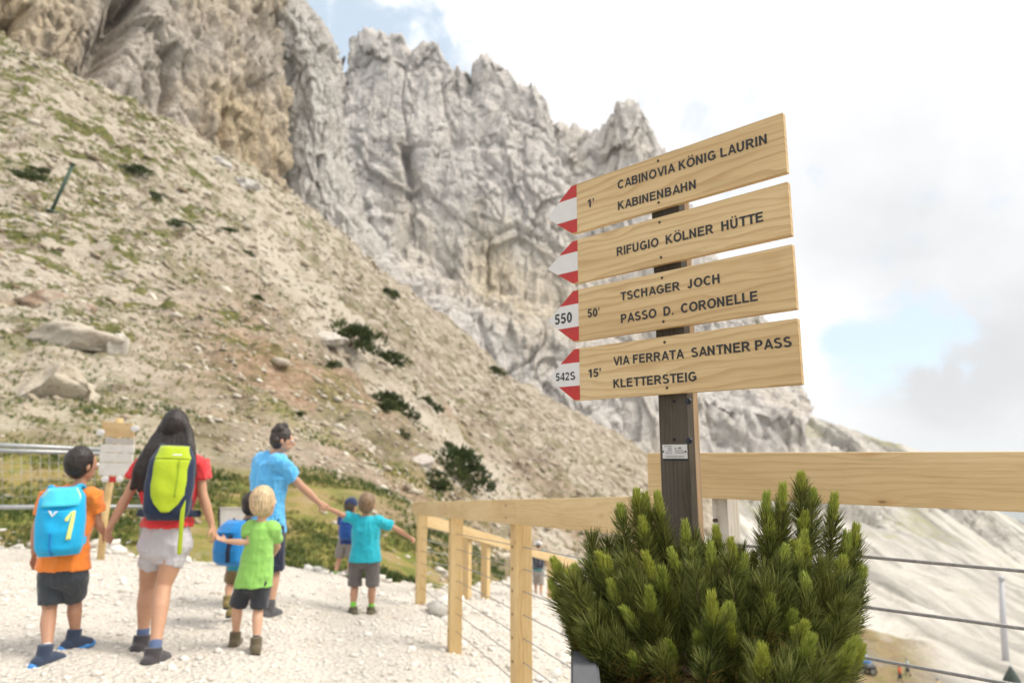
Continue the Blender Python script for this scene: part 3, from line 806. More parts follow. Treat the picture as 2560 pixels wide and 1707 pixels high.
def glyph(ch):
    """pieces and advance width"""
    if ch in 'ÖÜ':
        p, w = glyph({'Ö': 'O', 'Ü': 'U'}[ch]); m = w - 0.12
        for x in (m * 0.30, m * 0.70): p = p + _poly((x - 0.085, 1.10), (x + 0.085, 1.10), (x + 0.085, 1.26), (x - 0.085, 1.26))
        return p, w
    T = {
     'A': (_poly((0, 0), (0.21, 0), (0.58, 1), (0.37, 1)) + _poly((0.95, 0), (0.74, 0), (0.37, 1), (0.58, 1)) + _h(0.30, 0.22, 0.73), 0.99),
     'B': (_v(g2) + _h(1 - h2, 0.1, 0.50) + _h(0.53, 0.1, 0.52) + _h(h2, 0.1, 0.52) + _arc(0.48, 0.745, 0.31, 0.255, -90, 90) + _arc(0.50, 0.305, 0.34, 0.305, -90, 90), 0.96),
     'C': (_arc(0.48, 0.5, 0.48, 0.515, 42, 318, 22), 1.00),
     'D': (_v(g2) + _h(1 - h2, 0.1, 0.42) + _h(h2, 0.1, 0.42) + _arc(0.40, 0.5, 0.47, 0.5, -90, 90, 18), 1.00),
     'E': (_v(g2) + _h(1 - h2, 0.1, 0.76) + _h(0.52, 0.1, 0.71) + _h(h2, 0.1, 0.79), 0.92),
     'F': (_v(g2) + _h(1 - h2, 0.1, 0.72) + _h(0.50, 0.1, 0.64), 0.84),
     'G': (_arc(0.49, 0.5, 0.49, 0.515, 42, 325, 22) + _h(0.46, 0.50, 0.94) + _v(0.94 - g2, 0.10, 0.50), 1.08),
     'H': (_v(g2) + _v(0.82 - g2) + _h(0.53, 0.1, 0.72), 1.00),
     'I': (_v(g2), 0.38),
     'J': (_v(0.56 - g2, 0.30, 1.0) + _arc(0.28, 0.30, 0.28, 0.315, 185, 360, 12), 0.76),
     'K': (_v(g2) + _poly((0.10, 0.26), (0.10, 0.52), (0.58, 1.0), (0.84, 1.0)) + _poly((0.30, 0.46), (0.44, 0.62), (0.90, 0.0), (0.65, 0.0)), 0.98),
     'L': (_v(g2) + _h(h2, 0.1, 0.72), 0.83),
     'N': (_v(g2) + _v(0.82 - g2) + _poly((0.0, 1.0), (0.21, 1.0), (0.82, 0.0), (0.61, 0.0)), 1.00),
     'O': (_arc(0.51, 0.5, 0.51, 0.515, 0, 360, 28), 1.12),
     'P': (_v(g2) + _h(1 - h2, 0.1, 0.46) + _h(0.46, 0.1, 0.46) + _arc(0.46, 0.69, 0.335, 0.31, -90, 90), 0.91),
     'R': (_v(g2) + _h(1 - h2, 0.1, 0.50) + _h(0.49, 0.1, 0.50) + _arc(0.49, 0.705, 0.335, 0.295, -90, 90) + _poly((0.34, 0.46), (0.56, 0.50), (0.92, 0.0), (0.68, 0.0)), 1.00),
     'S': (_arc(0.42, 0.735, 0.385, 0.28, 30, 250, 16) + _arc(0.42, 0.285, 0.42, 0.30, -160, 75, 16) + _poly((0.26, 0.63), (0.20, 0.49), (0.56, 0.39), (0.64, 0.53)), 0.93),
     'T': (_v(0.405, 0, 1) + _h(1 - h2, 0.0, 0.81), 0.86),
     'U': (_v(g2, 0.36, 1) + _v(0.82 - g2, 0.36, 1) + _arc(0.41, 0.37, 0.41, 0.385, 180, 360, 16), 1.00),
     'V': (_poly((0.0, 1), (0.22, 1), (0.57, 0), (0.36, 0)) + _poly((0.92, 1), (0.71, 1), (0.36, 0), (0.57, 0)), 0.95),
     '0': (_arc(0.33, 0.5, 0.33, 0.51, 0, 360, 24), 0.77),
     '1': (_v(0.36, 0, 1) + _poly((0.36, 1.0), (0.30, 1.0), (0.06, 0.84), (0.06, 0.66), (0.30, 0.76)), 0.66),
     '2': (_arc(0.33, 0.69, 0.33, 0.32, -15, 170, 14) + _poly((0.42, 0.56), (0.62, 0.56), (0.28, 0.16), (0.02, 0.10), (0.02, 0.16)) + _h(h2, 0.0, 0.66), 0.77),
     '4': (_v(0.50, 0, 1) + _h(0.29, 0.0, 0.70) + _poly((0.0, 0.22), (0.0, 0.38), (0.42, 1.0), (0.55, 1.0)), 0.79),
     '5': (_arc(0.32, 0.32, 0.345, 0.335, -155, 130, 18) + _h(1 - h2, 0.12, 0.62) + _poly((0.10, 1.0), (0.27, 1.0), (0.20, 0.50), (0.03, 0.45)), 0.77),
     "'": (_poly((0.02, 1.0), (0.20, 1.0), (0.16, 0.64), (0.06, 0.64)), 0.30),
     '.': (_poly((0.04, 0), (0.23, 0), (0.23, 0.19), (0.04, 0.19)), 0.36),
     ' ': ([], 0.40)}
    return T[ch]
def text_mesh(body, only=None):
    V, Fc = [], []; x = 0.0
    for n_ch, ch in enumerate(body):
        pcs, adv = glyph(ch)
        if only is not None and n_ch != only:
            x += adv; continue
        for k, pc in enumerate(pcs):
            b = len(V)
            V += [(x + q[0], q[1], 0.00002 * (k % 7)) for q in pc]; Fc.append(tuple(range(b, b + len(pc))))
        x += adv
    me = bpy.data.meshes.new('lettering'); me.from_pydata(V, [], Fc)
    return me
def sign_text(body, a, b, cap, parent, weight=0.018):
    """a, b: pixel of the baseline's left and right end; cap: pixel of the capital's top above a. Short figures are one part each."""
    s0, z0 = on_sign(*a); s1, z1 = on_sign(*b); _, zt = on_sign(*cap)
    ex = [v.co.x for v in text_mesh(body).vertices]
    x0, x1 = min(ex), max(ex)
    sx = (s0 - s1) / (x1 - x0); sy = zt - z0
    out = []
    for k in (range(len(body)) if len(body) <= 4 else [None]):
        me = text_mesh(body, k)
        for v in me.vertices:
            fx = (v.co.x - x0) * sx
            v.co = sign_pt(s0 - fx, z0 + (z1 - z0) * fx / (s0 - s1) + v.co.y * sy, 0.0010 + v.co.z)
        out.append(child('lettering' if k is None else 'figure', me, M_BLACK, parent))
    return out

sp = empty('trail_signpost', (O2[0], O2[1], float(surf_z(*O2)[0])))
tag(sp, 'wooden trail signpost with four pale arrow boards behind the potted pine', 'signpost')
TH = 0.016
TIP = on_sign(1369, 801)[0] - S_L
def sign_board(ztl, h, label, screws):
    zt, zb = ztl, ztl - h
    tip = TIP; cut = 0.021
    out = [(S_R, zb), (S_R, zt), (S_L, zt), (S_L + cut, zt), (S_L + tip, zt - h * 0.52), (S_L + cut, zb), (S_L, zb)]
    bm = bmesh.new()
    f = [bm.verts.new(sign_pt(s, z, 0.0)) for s, z in out]; k = [bm.verts.new(sign_pt(s, z, -TH)) for s, z in out]
    bm.faces.new(f); bm.faces.new(k[::-1])
    for i in range(len(out)):
        j = (i + 1) % len(out); bm.faces.new((f[i], k[i], k[j], f[j]))
    bmesh.ops.bevel(bm, geom=[e for e in bm.edges], offset=0.0012, segments=2, affect='EDGES')
    me = bm_mesh('sign_board', bm)
    # local frame with x along the grain
    o = link('sign_board', me, M_SIGN)
    mw = Matrix(((-SD[0], -SN[0], 0, O2[0]), (-SD[1], -SN[1], 0, O2[1]), (0, 0, 1, zb), (0, 0, 0, 1)))
    me.transform(mw.inverted())
    o.parent = sp; o.matrix_parent_inverse = Matrix.LocRotScale(sp.location, None, None).inverted(); o.matrix_basis = mw
    o['label'] = label
    inv = mw.inverted()
    def add(ob):
        ob.data.transform(inv); return ob
    def sheet(nm, poly, mat, lift=0.0007):
        b2 = bmesh.new()
        a = [b2.verts.new(sign_pt(s, z, lift)) for s, z in poly]; c = [b2.verts.new(sign_pt(s, z, -0.0002)) for s, z in poly]
        b2.faces.new(a); b2.faces.new(c[::-1])
        for i in range(len(poly)):
            j = (i + 1) % len(poly); b2.faces.new((a[i], c[i], c[j], a[j]))
        return add(child(nm, bm_mesh(nm, b2), mat, o))
    e = 0.0016
    def slant_up(z):   # s on the upper slanted edge at height z
        t = (zt - z) / (h * 0.52); return S_L + cut + (tip - cut) * t - e
    def slant_dn(z):
        t = (z - zb) / (h * 0.48); return S_L + cut + (tip - cut) * t - e
    z1, z2 = zt - 0.27 * h, zt - 0.715 * h
    sheet('red_band', [(S_L, zt - e), (S_L + cut - e, zt - e), (slant_up(z1), z1), (S_L, z1)], M_RED)
    sheet('white_band', [(S_L, z1), (slant_up(z1), z1), (S_L + tip - 2 * e, zt - h * 0.52), (slant_dn(z2), z2), (S_L, z2)], M_WHITE)
    sheet('red_band', [(S_L, z2), (slant_dn(z2), z2), (S_L + cut - e, zb + e), (S_L, zb + e)], M_RED)
    for sc in screws:
        s, z = on_sign(*sc)
        b2 = bmesh.new()
        bmesh.ops.create_cone(b2, cap_ends=True, segments=10, radius1=0.0042, radius2=0.0034, depth=0.0016)
        bmesh.ops.create_cone(b2, cap_ends=True, segments=6, radius1=0.0014, radius2=0.0012, depth=0.0024)
        m2 = bm_mesh('screw', b2)
        m2.transform(Matrix.Translation(sign_pt(s, z, 0.0006)) @ Vector(SN).to_track_quat('Z', 'Y').to_matrix().to_4x4())
        add(child('screw', m2, M_HOLE, o))
    def txt(*a, **k): return [add(q) for q in sign_text(*a, o, **k)]
    return o, txt
ob, txt = sign_board(0.8146, 0.1522, 'topmost board reading CABINOVIA KÖNIG LAURIN KABINENBAHN', [c5(1025, 512), c5(1030, 862)])
txt('CABINOVIA KÖNIG LAURIN', c5(688, 752), c5(1942, 367), c5(688, 680)); txt('KABINENBAHN', c5(690, 928), c5(1345, 745), c5(690, 857)); txt("1'", c5(436, 908), c5(490, 893), c5(436, 840))
ob, txt = sign_board(0.6391, 0.1319, 'second board from the top reading RIFUGIO KÖLNER HÜTTE', [c5(1037, 1028), c5(1050, 1322)])
txt('RIFUGIO  KÖLNER  HÜTTE', c5(680, 1312), c5(1912, 1020), c5(680, 1240))
ob, txt = sign_board(0.4857, 0.1537, 'third board from the top reading 550 TSCHAGER JOCH PASSO D. CORONELLE', [c6(1058, 385), c6(1070, 752)])
txt('TSCHAGER  JOCH', c6(712, 578), c6(1545, 428), c6(712, 508)); txt('PASSO  D.  CORONELLE', c6(715, 766), c6(1865, 577), c6(715, 692)); txt("50'", c6(434, 719), c6(536, 706), c6(434, 648)); txt('550', c6(160, 781), c6(305, 757), c6(160, 695), weight=0.004)
ob, txt = sign_board(0.3105, 0.1517, 'lowest board reading 542S VIA FERRATA SANTNER PASS KLETTERSTEIG', [c6(1080, 925), c6(1100, 1308)])
txt('VIA FERRATA  SANTNER PASS', c6(652, 1122), c6(2152, 962), c6(652, 1050)); txt('KLETTERSTEIG', c6(652, 1310), c6(1350, 1250), c6(652, 1237)); txt("15'", c6(443, 1223), c6(547, 1212), c6(443, 1153)); txt('542S', c6(168, 1253), c6(332, 1240), c6(168, 1186), weight=0.004)

# the post: front face parallel to the boards, weathered, its shade painted dark; its right flank painted paler as lit
s_a, _ = on_sign(1650, 1080); s_b, _ = on_sign(1722, 1080)
post_w = s_a - s_b + 0.002; post_d = 0.060
gz = float(surf_z(*O2)[0])
p_top = on_sign(1712, 362)[1]
def put_local(name, me, mat, parent, p, xdir, zdir):
    o = link(name, me, mat)
    frame(o, p, xdir, zdir)
    mw = o.matrix_world.copy()
    o.parent = parent
    o.matrix_parent_inverse = Matrix.LocRotScale(parent.location, parent.rotation_euler, parent.scale).inverted()
    o.matrix_basis = mw
    return o
Hh = p_top - (gz - 0.25)
sc = (s_a + s_b) / 2 + 0.012
# grain runs along local x, so x is up; the flank is a second lath that carries the lit colour
c0 = sign_pt(sc, gz - 0.25 + Hh / 2, -TH - 0.001 - 0.016)
put_local('post_face', box_mesh('post_face', Hh, 0.032, post_w, 0.003), M_OLDSHADE, sp, c0, (0, 0, 1), Vector(SD))
c1 = sign_pt(sc, gz - 0.25 + Hh / 2, -TH - 0.034 - (post_d - 0.033) / 2 - 0.0)
put_local('post_flank', box_mesh('post_flank', Hh - 0.004, post_d - 0.033, post_w - 0.003, 0.003), M_OLDLIT, sp, c1, (0, 0, 1), Vector(SD))
# bolts in the joint between face and flank, small holes in the face
for u, v, r in ((1712, 1002, 0.0085), (1714, 1101, 0.0085), (1676, 1002, 0.004), (1677, 1098, 0.004)):
    s, z = on_sign(u, v)
    b2 = bmesh.new()
    bmesh.ops.create_cone(b2, cap_ends=True, segments=16, radius1=r, radius2=r * 0.9, depth=0.004)
    bmesh.ops.create_cone(b2, cap_ends=True, segments=6, radius1=r * 0.55, radius2=r * 0.5, depth=0.009)
    m2 = bm_mesh('bolt', b2)
    m2.transform(Matrix.Translation(sign_pt(s, z, -TH - 0.0005)) @ Vector(SN).to_track_quat('Z', 'Y').to_matrix().to_4x4())
    put('bolt', m2, M_DARK if r < 0.005 else plain('dark_bolt', (0.04, 0.04, 0.045), 0.35, metal=0.8), sp)
# small metal tag with fine print
sa, za = on_sign(1648, 1111); sb, zb_ = on_sign(1711, 1146)
w_t, h_t = abs(sb - sa), abs(za - zb_)
def sign_box(name, s0, s1, z0, z1, o0, o1, mat, parent, sub=False):
    bm = bmesh.new()
    vs_ = [bm.verts.new(sign_pt(s, z, o)) for o in (o0, o1) for s, z in ((s0, z0), (s1, z0), (s1, z1), (s0, z1))]
    for f in ((0, 1, 2, 3), (7, 6, 5, 4), (0, 4, 5, 1), (1, 5, 6, 2), (2, 6, 7, 3), (3, 7, 4, 0)):
        bm.faces.new([vs_[i] for i in f])
    me = bm_mesh(name, bm)
    return child(name, me, mat, parent) if sub else put(name, me, mat, parent)
BO = -TH - 0.001
plate = sign_box('metal_tag', sa, sb, zb_, za, BO, BO + 0.002, M_TIN, sp)
sign_box('dark_edge', sa - 0.001, sb + 0.001, zb_ - 0.005, zb_ - 0.0003, BO, BO + 0.0012, M_DARK, plate, True)
for (x0, x1, y, t) in ((0.08, 0.38, 0.10, 0.05), (0.22, 0.38, 0.24, 0.05), (0.22, 0.38, 0.36, 0.05), (0.12, 0.40, 0.50, 0.03), (0.14, 0.19, 0.60, 0.06), (0.22, 0.26, 0.60, 0.06), (0.33, 0.37, 0.61, 0.06),
                       (0.52, 0.54, 0.20, 0.16), (0.55, 0.60, 0.26, 0.03), (0.65, 0.77, 0.20, 0.11), (0.52, 0.86, 0.40, 0.035), (0.52, 0.90, 0.50, 0.035), (0.52, 0.90, 0.60, 0.035), (0.10, 0.90, 0.80, 0.03), (0.10, 0.88, 0.90, 0.03)):
    sign_box('print_line', sa - w_t * x0, sa - w_t * x1, za - h_t * (y + t), za - h_t * y, BO + 0.0021, BO + 0.0024, M_INK, plate, True)
for fx in (0.03, 0.94):
    b2 = bmesh.new(); bmesh.ops.create_uvsphere(b2, u_segments=8, v_segments=6, radius=0.0025)
    m2 = bm_mesh('tag_screw', b2, True); m2.transform(Matrix.Translation(sign_pt(sa - w_t * fx, (za + zb_) / 2, BO + 0.0025)))
    child('tag_screw', m2, M_HOLE, plate)
# metal cap strip on the post's head
put_local('post_cap', box_mesh('post_cap', post_w + 0.006, post_d + 0.004, 0.003, 0.001), M_TIN, sp, sign_pt(sc, p_top + 0.0025, -TH - 0.001 - post_d / 2), -Vector(SD), (0, 0, 1))

# ================================================================== fences
def bar(name, a, b, depth, height, mat, parent, up=(0, 0, 1), bevel=0.004):
    """Squared timber from a to b (centres of the ends)."""
    a = Vector(a); b = Vector(b); L = (b - a).length
    return put_local(name, box_mesh(name, L, depth, height, bevel), mat, parent, (a + b) / 2, b - a, up)
def rope(name, a, b, parent, r=0.0035, strands=6, twist=0.05, near=True):
    """Wire rope: helical strands in one mesh, or a plain round wire when far."""
    a = np.array(a, float); b = np.array(b, float); L = np.linalg.norm(b - a)
    if not near:
        return put(name, tube_mesh(name, [a, (a + b) / 2, b], r, 6), M_STEEL, parent)
    T = (b - a) / L; s = np.cross(T, [0, 0, 1]); s /= np.linalg.norm(s); q = np.cross(s, T)
    n = int(L / 0.0045) + 2; t = np.linspace(0, L, n)
    V = []; Fc = []; base = 0; sides = 5; rs = r * 0.36
    for k in range(strands):
        ph = 2 * np.pi * (t / twist + k / strands)
        cen = a + T * t[:, None] + (r - rs) * (np.cos(ph)[:, None] * s + np.sin(ph)[:, None] * q)
        for j in range(sides):
            an = 2 * np.pi * j / sides
            V.append(cen + rs * (math.cos(an) * s + math.sin(an) * q))
        for i in range(n - 1):
            for j in range(sides):
                j2 = (j + 1) % sides
                Fc.append((base + j * n + i, base + j2 * n + i, base + j2 * n + i + 1, base + j * n + i + 1))
        base += sides * n
    return put(name, mesh_np(name, np.concatenate(V), np.array(Fc)), M_STEEL, parent)

def fix(p, n, parent):
    b2 = bmesh.new(); bmesh.ops.create_cone(b2, cap_ends=True, segments=10, radius1=0.007, radius2=0.006, depth=0.003)
    m2 = bm_mesh('screw', b2); m2.transform(Matrix.Translation(Vector(p)) @ Vector(n).to_track_quat('Z', 'Y').to_matrix().to_4x4())
    put('screw', m2, M_HOLE, parent)
# right fence: rail at eye height, coming towards the viewer on the right
RA = np.array([0.451, 2.317, 0.0]); RB = np.array([1.204, 1.625, 0.0]); RD = (RB - RA) / np.linalg.norm(RB - RA); RN = np.array([RD[1], -RD[0], 0.0])
if RN[1] > 0: RN = -RN
def on_rail(u, v, off=0.0):
    d = P(u, v, 1.0); k = (RN @ (RA + RN * off)) / (RN @ d); return d * k
RT = 0.0115
fr = empty('timber_fence', (0.85, 1.95, float(surf_z(0.85, 1.95)[0])))
tag(fr, 'timber and wire rope fence with wide plank rail right of signpost', 'fence')
e0 = on_rail(1617, 1140); e0[2] = RT - 0.07
e1 = RA + RD * 1.95; e1[2] = RT - 0.07
bar('rail', e0 - RN * 0.0225, e1 - RN * 0.0225, 0.045, 0.14, M_RAIL, fr)
for u, mt in ((1783, M_WHITEPOST),):
    q = on_rail(u, 1300); g = float(surf_z(q[0], q[1])[0]) - 0.2
    w = 0.052
    b0 = np.array([q[0], q[1], g]) - RN * 0.09
    bar('post', b0, [b0[0], b0[1], RT - 0.004], w, 0.085, mt, fr, up=tuple(RN))
q = RA + RD * 1.75; b0 = np.array([q[0], q[1], float(surf_z(q[0], q[1])[0]) - 0.2]) - RN * 0.09
bar('post', b0, [b0[0], b0[1], RT - 0.004], 0.085, 0.085, M_WHITEPOST, fr, up=tuple(RN))
for (u, v) in ((1798, 1358), (2145, 1514), (2100, 1632)):
    # ropes lie in a plane just behind the rail, parallel to it
    q = on_rail(u, v, -0.05)
    z = q[2]
    a = RA - RN * 0.05 + RD * 0.19; b = RA - RN * 0.05 + RD * 1.9
    a[2] = z; b[2] = z
    rope('wire_rope', a, b, fr, 0.0048, near=True)
# the lowest, out of the picture's foot
a = RA - RN * 0.05 + RD * 0.19; b = RA - RN * 0.05 + RD * 1.9; a[2] = b[2] = z - 0.135
rope('wire_rope', a, b, fr, 0.0048)
for i_, (u, v) in enumerate(((1788, 1352), (1790, 1300))):
    q = on_rail(u, v, -0.046)
    put('rope_eye', tube_mesh('rope_eye', [q, q + RN * 0.012], 0.006, 10), M_HOLE, fr)

# left fence, going away and down along the path
LA = np.array([0.513, 2.396, -0.133]); LB = np.array([-1.089, 7.87, -0.504]); LD = (LB - LA) / np.linalg.norm(LB - LA)
LN = np.array([-LD[1], LD[0], 0.0]); LN /= np.linalg.norm(LN)
if LN[0] > 0: LN = -LN
fl = empty('timber_fence', (-0.3, 5.0, float(surf_z(-0.3, 5.0)[0])))
tag(fl, 'pale timber fence with drilled posts running away down the path beside the boys', 'fence')
def along_left(u):
    """point of the rail's top edge seen at column u"""
    lo, hi = -0.2, 1.3
    for _ in range(50):
        m = (lo + hi) / 2
        if to_px(LA + (LB - LA) * m)[0] > u: lo = m
        else: hi = m
    return LA + (LB - LA) * m
tops = [along_left(u) for u in (1040, 1120, 1273)]
mid = along_left(1297)
zoff = np.array([0, 0, -0.07])
bar('rail', LA + zoff, mid + zoff + LD * -0.0015, 0.04, 0.14, M_RAIL, fl)
bar('rail', mid + zoff + LD * 0.0015, LB + LD * 0.03 + zoff, 0.04, 0.14, M_RAIL, fl)
holes = [0.275, 0.40, 0.525, 0.655, 0.785, 0.915, 1.055]
posts_l = []
nearp = LA + LD * 0.25
for k, t in enumerate(tops + [nearp]):
    c = t - LN * 0.073
    g = float(surf_z(c[0], c[1])[0]) - 0.12
    w = 0.105 if k < 3 else 0.09
    po = bar('post', [c[0], c[1], g], [c[0], c[1], t[2] - 0.004], w, w, M_POSTW, fl, up=(LN[0], LN[1], 0))
    for dz in (0.035, 0.105): fix(t + LN * 0.021 + np.array([0, 0, -dz]), LN, fl)
    posts_l.append((c, t[2]))
    if k < 3:
        for h in holes:
            if t[2] - h < g + 0.2: continue
            q = np.array([c[0], c[1], t[2] - h]) + LN * (w / 2 + 0.0005)
            m2 = tube_mesh('drilled_hole', [q, q + LN * 0.0025], 0.0085, 10)
            m2.transform(po.matrix_basis.inverted())
            child('drilled_hole', m2, M_DARK, po)
for h in holes:
    a = LA - LN * 0.073 + LD * 0.2 + np.array([0, 0, -h]); b = LB - LN * 0.073 + np.array([0, 0, -h])
    rope('wire_rope', a, b, fl, 0.0032, near=False)

# rear fence, from the far corner down to the right
fb = empty('timber_fence', tuple(P(1200, 1500, 10)))
tag(fb, 'rear timber fence sloping down to the right behind the path corner', 'fence')
BA = P(1062, 1284, 8.3); BB = P(1440, 1402, 13.4); BD = (BB - BA) / np.linalg.norm(BB - BA); BN = np.array([BD[1], -BD[0], 0]); BN /= np.linalg.norm(BN)
bar('rail', BA + np.array([0, 0, -0.07]), BB + np.array([0, 0, -0.07]), 0.04, 0.14, M_RAIL, fb)
bps = []
for u in (1180, 1226, 1386, 1425):
    lo, hi = 0.0, 1.2
    for _ in range(40):
        m = (lo + hi) / 2
        if to_px(BA + (BB - BA) * m)[0] < u: lo = m
        else: hi = m
    t = BA + (BB - BA) * m
    c = t - BN * 0.073
    g = float(surf_z(c[0], c[1])[0]) - 0.12
    po = bar('post', [c[0], c[1], g], [c[0], c[1], t[2] - 0.01], 0.10, 0.10, M_POSTW, fb, up=(BN[0], BN[1], 0))
for h in holes[:6]:
    rope('wire_rope', BA - BN * 0.073 + np.array([0, 0, -h]), BB - BN * 0.073 + np.array([0, 0, -h]), fb, 0.0032, near=False)

# ================================================================== planter
def m_stone(nt):
    o = nt.obj()
    n = nt.noise(o, 9, 6, 0.6); sp_ = nt.voronoi(o, 260)[0]
    c = nt.ramp(n, [(0.3, (0.085, 0.09, 0.10)), (0.7, (0.15, 0.155, 0.168))])
    c = nt.mix(nt.step(sp_, 0.25, 0.05, 0.0, 0.5), c, (0.32, 0.33, 0.35, 1))
    return dict(color=c, rough=0.42, spec=0.5, normal=nt.bump(nt.noise(o, 120, 3), 0.15, 0.002))
M_STONE = material('grey_granite', m_stone)
def m_soil(nt):
    p = nt.pos(); n = nt.noise(p, 30, 6, 0.7)
    return dict(color=nt.ramp(n, [(0.3, (0.012, 0.009, 0.006)), (0.7, (0.05, 0.036, 0.024))]), rough=1.0, normal=nt.bump(n, 1.0, 0.02))
M_SOIL = material('dark_soil', m_soil)
# left wall seen from above: back corner near pixel (1427, 1600), running towards the viewer
kl = P(1428, 1601, 1.42); kf = np.array(P(1424, 1760, 0.98)); kf[2] = kl[2]
pd = kf - kl; pd[2] = 0; plen = np.linalg.norm(pd); pd /= plen
pw = np.array([-pd[1], pd[0], 0]); pw = pw if pw[0] > 0 else -pw
pl_len, pl_wid, rim = 0.30, 0.43, 0.048
pcx = kl + pd * pl_len / 2 + pw * pl_wid / 2
pg = float(surf_z(pcx[0], pcx[1])[0])
planter = empty('stone_planter', (pcx[0], pcx[1], pg))
tag(planter, 'grey granite planter trough holding the mountain pine, cut by bottom edge', 'planter')
def pl_pt(a, b, z): return Vector(kl + pd * a + pw * b) * 1.0 + Vector((0, 0, z - kl[2]))
def wall(a0, a1, b0, b1):
    bm = bmesh.new()
    vs_ = [bm.verts.new(pl_pt(a, b, z)) for z in (pg - 0.05, kl[2]) for a, b in ((a0, b0), (a1, b0), (a1, b1), (a0, b1))]
    for f in ((3, 2, 1, 0), (4, 5, 6, 7), (0, 1, 5, 4), (1, 2, 6, 5), (2, 3, 7, 6), (3, 0, 4, 7)):
        bm.faces.new([vs_[i] for i in f])
    bmesh.ops.bevel(bm, geom=list(bm.edges), offset=0.004, segments=2, affect='EDGES')
    put('planter_wall', bm_mesh('planter_wall', bm), M_STONE, planter)
wall(0, pl_len, 0, rim); wall(0, pl_len, pl_wid - rim, pl_wid); wall(0.0, rim, rim + 0.0005, pl_wid - rim - 0.0005); wall(pl_len - rim, pl_len, rim + 0.0005, pl_wid - rim - 0.0005)
n_ = 26
sa_, sb_ = np.meshgrid(np.linspace(rim - 0.004, pl_len - rim + 0.004, n_), np.linspace(rim - 0.004, pl_wid - rim + 0.004, n_))
sv = kl[None] + sa_.ravel()[:, None] * pd + sb_.ravel()[:, None] * pw
sv[:, 2] = kl[2] - 0.06 + 0.025 * fbm(sv / 0.06, 4, 0.55, 9)
ii = np.arange(n_ * n_).reshape(n_, n_)
put('soil', mesh_np('soil', sv, np.stack([ii[:-1, :-1], ii[:-1, 1:], ii[1:, 1:], ii[1:, :-1]], -1).reshape(-1, 4)), M_SOIL, planter)

# ================================================================== mountain pine in the planter
def needle_mat(name, lo, mid, hi):
    def b(nt):
        c = nt.ramp(nt.attr('tone'), [(0.0, lo), (0.5, mid), (1.0, hi)])
        r = nt.rand()
        c = nt.mix(nt.math('MULTIPLY', r, 0.35), c, tuple(x * y for x, y in zip(mid, (1.5, 1.15, 0.7))))
        return dict(color=c, rough=0.5, spec=0.25, transl=0.3)
    return material(name, b)
M_NEEDLE = needle_mat('pine_needles', (0.040, 0.058, 0.014), (0.14, 0.175, 0.038), (0.31, 0.32, 0.09))
M_CANDLE = needle_mat('young_pine_needles', (0.22, 0.29, 0.045), (0.36, 0.43, 0.075), (0.52, 0.56, 0.13))
M_DEADN = needle_mat('dry_pine_needles', (0.11, 0.055, 0.018), (0.22, 0.12, 0.035), (0.32, 0.21, 0.06))
M_BARK = plain('pine_twig_bark', (0.105, 0.068, 0.042), 0.85, 0.4, 120, bump=0.5)
def needles(n, z0, z1, length, ang0, ang1, w, seed, stem_r=0.003, bend=0.25, curve=None):
    """n needles round a stem along +z; returns verts, quads and tone."""
    r = np.random.default_rng(seed)
    t = r.random(n) ** 0.9
    z = z0 + (z1 - z0) * t
    az = r.random(n) * 2 * np.pi
    an = np.radians(ang1 + (ang0 - ang1) * (1 - t) + r.normal(0, 9, n))
    L = length * (0.75 + 0.35 * r.random(n))
    V = np.zeros((n, 9, 3)); tone = np.clip(0.5 + r.normal(0, 0.33, n), 0, 1)
    out = np.c_[np.cos(az), np.sin(az), np.zeros(n)]
    side = np.c_[-np.sin(az), np.cos(az), np.zeros(n)] + r.normal(0, 0.3, (n, 3))
    side /= np.linalg.norm(side, axis=1)[:, None]
    base = out * stem_r + np.c_[np.zeros(n), np.zeros(n), z]
    dirn = out * np.sin(an)[:, None] + np.c_[np.zeros(n), np.zeros(n), np.cos(an)]
    up = np.array([0, 0, 1.0])
    for k, f in enumerate((0.0, 0.55, 1.0)):
        c = base + dirn * (L * f)[:, None] + up * (bend * L * f * f)[:, None] * np.sin(an)[:, None]
        ww = w * (1.0, 0.95, 0.25)[k]
        q = np.cross(dirn, side)
        V[:, k * 3 + 0] = c + side * ww; V[:, k * 3 + 1] = c - side * ww * 0.5 + q * ww * 0.8; V[:, k * 3 + 2] = c - side * ww * 0.5 - q * ww * 0.8
    fq = []
    for k in (0, 1):
        for j in range(3):
            j2 = (j + 1) % 3
            fq.append((k * 3 + j, k * 3 + j2, (k + 1) * 3 + j2, (k + 1) * 3 + j))
    fq = np.array(fq)
    Fq = (np.arange(n)[:, None, None] * 9 + fq[None]).reshape(-1, 4)
    return V.reshape(-1, 3), Fq, np.repeat(tone, 9)
def bend_z(V, amt, L):
    V = V.copy(); V[:, 0] += amt * (V[:, 2] / L) ** 2; return V
shoot_meshes, candle_meshes, dead_meshes = [], [], []
for k in range(7):
    L = 0.075 + 0.010 * k
    V, Fq, tn = needles(250 + 22 * k, 0.008, L, 0.031 + 0.001 * k, 68, 30, 0.00085, 300 + k)
    me = mesh_np('shoot', bend_z(V, 0.012 * (k % 3 - 1), L), Fq); set_attr(me, 'tone', tn); me.materials.append(M_NEEDLE)
    st = tube_mesh('stem', [(0.012 * (k % 3 - 1) * (z / L) ** 2, 0, z) for z in np.linspace(0, L, 6)], np.linspace(0.0038, 0.0024, 6), 7); st.materials.append(M_BARK)
    shoot_meshes.append((me, st, L, 0.012 * (k % 3 - 1)))
for k in range(4):
    L = 0.032 + 0.007 * k
    V, Fq, tn = needles(360, 0.0, L, 0.0150, 52, 8, 0.0008, 340 + k, 0.0036, 0.35)
    me = mesh_np('candle', V, Fq); set_attr(me, 'tone', tn); me.materials.append(M_CANDLE)
    candle_meshes.append((me, L))
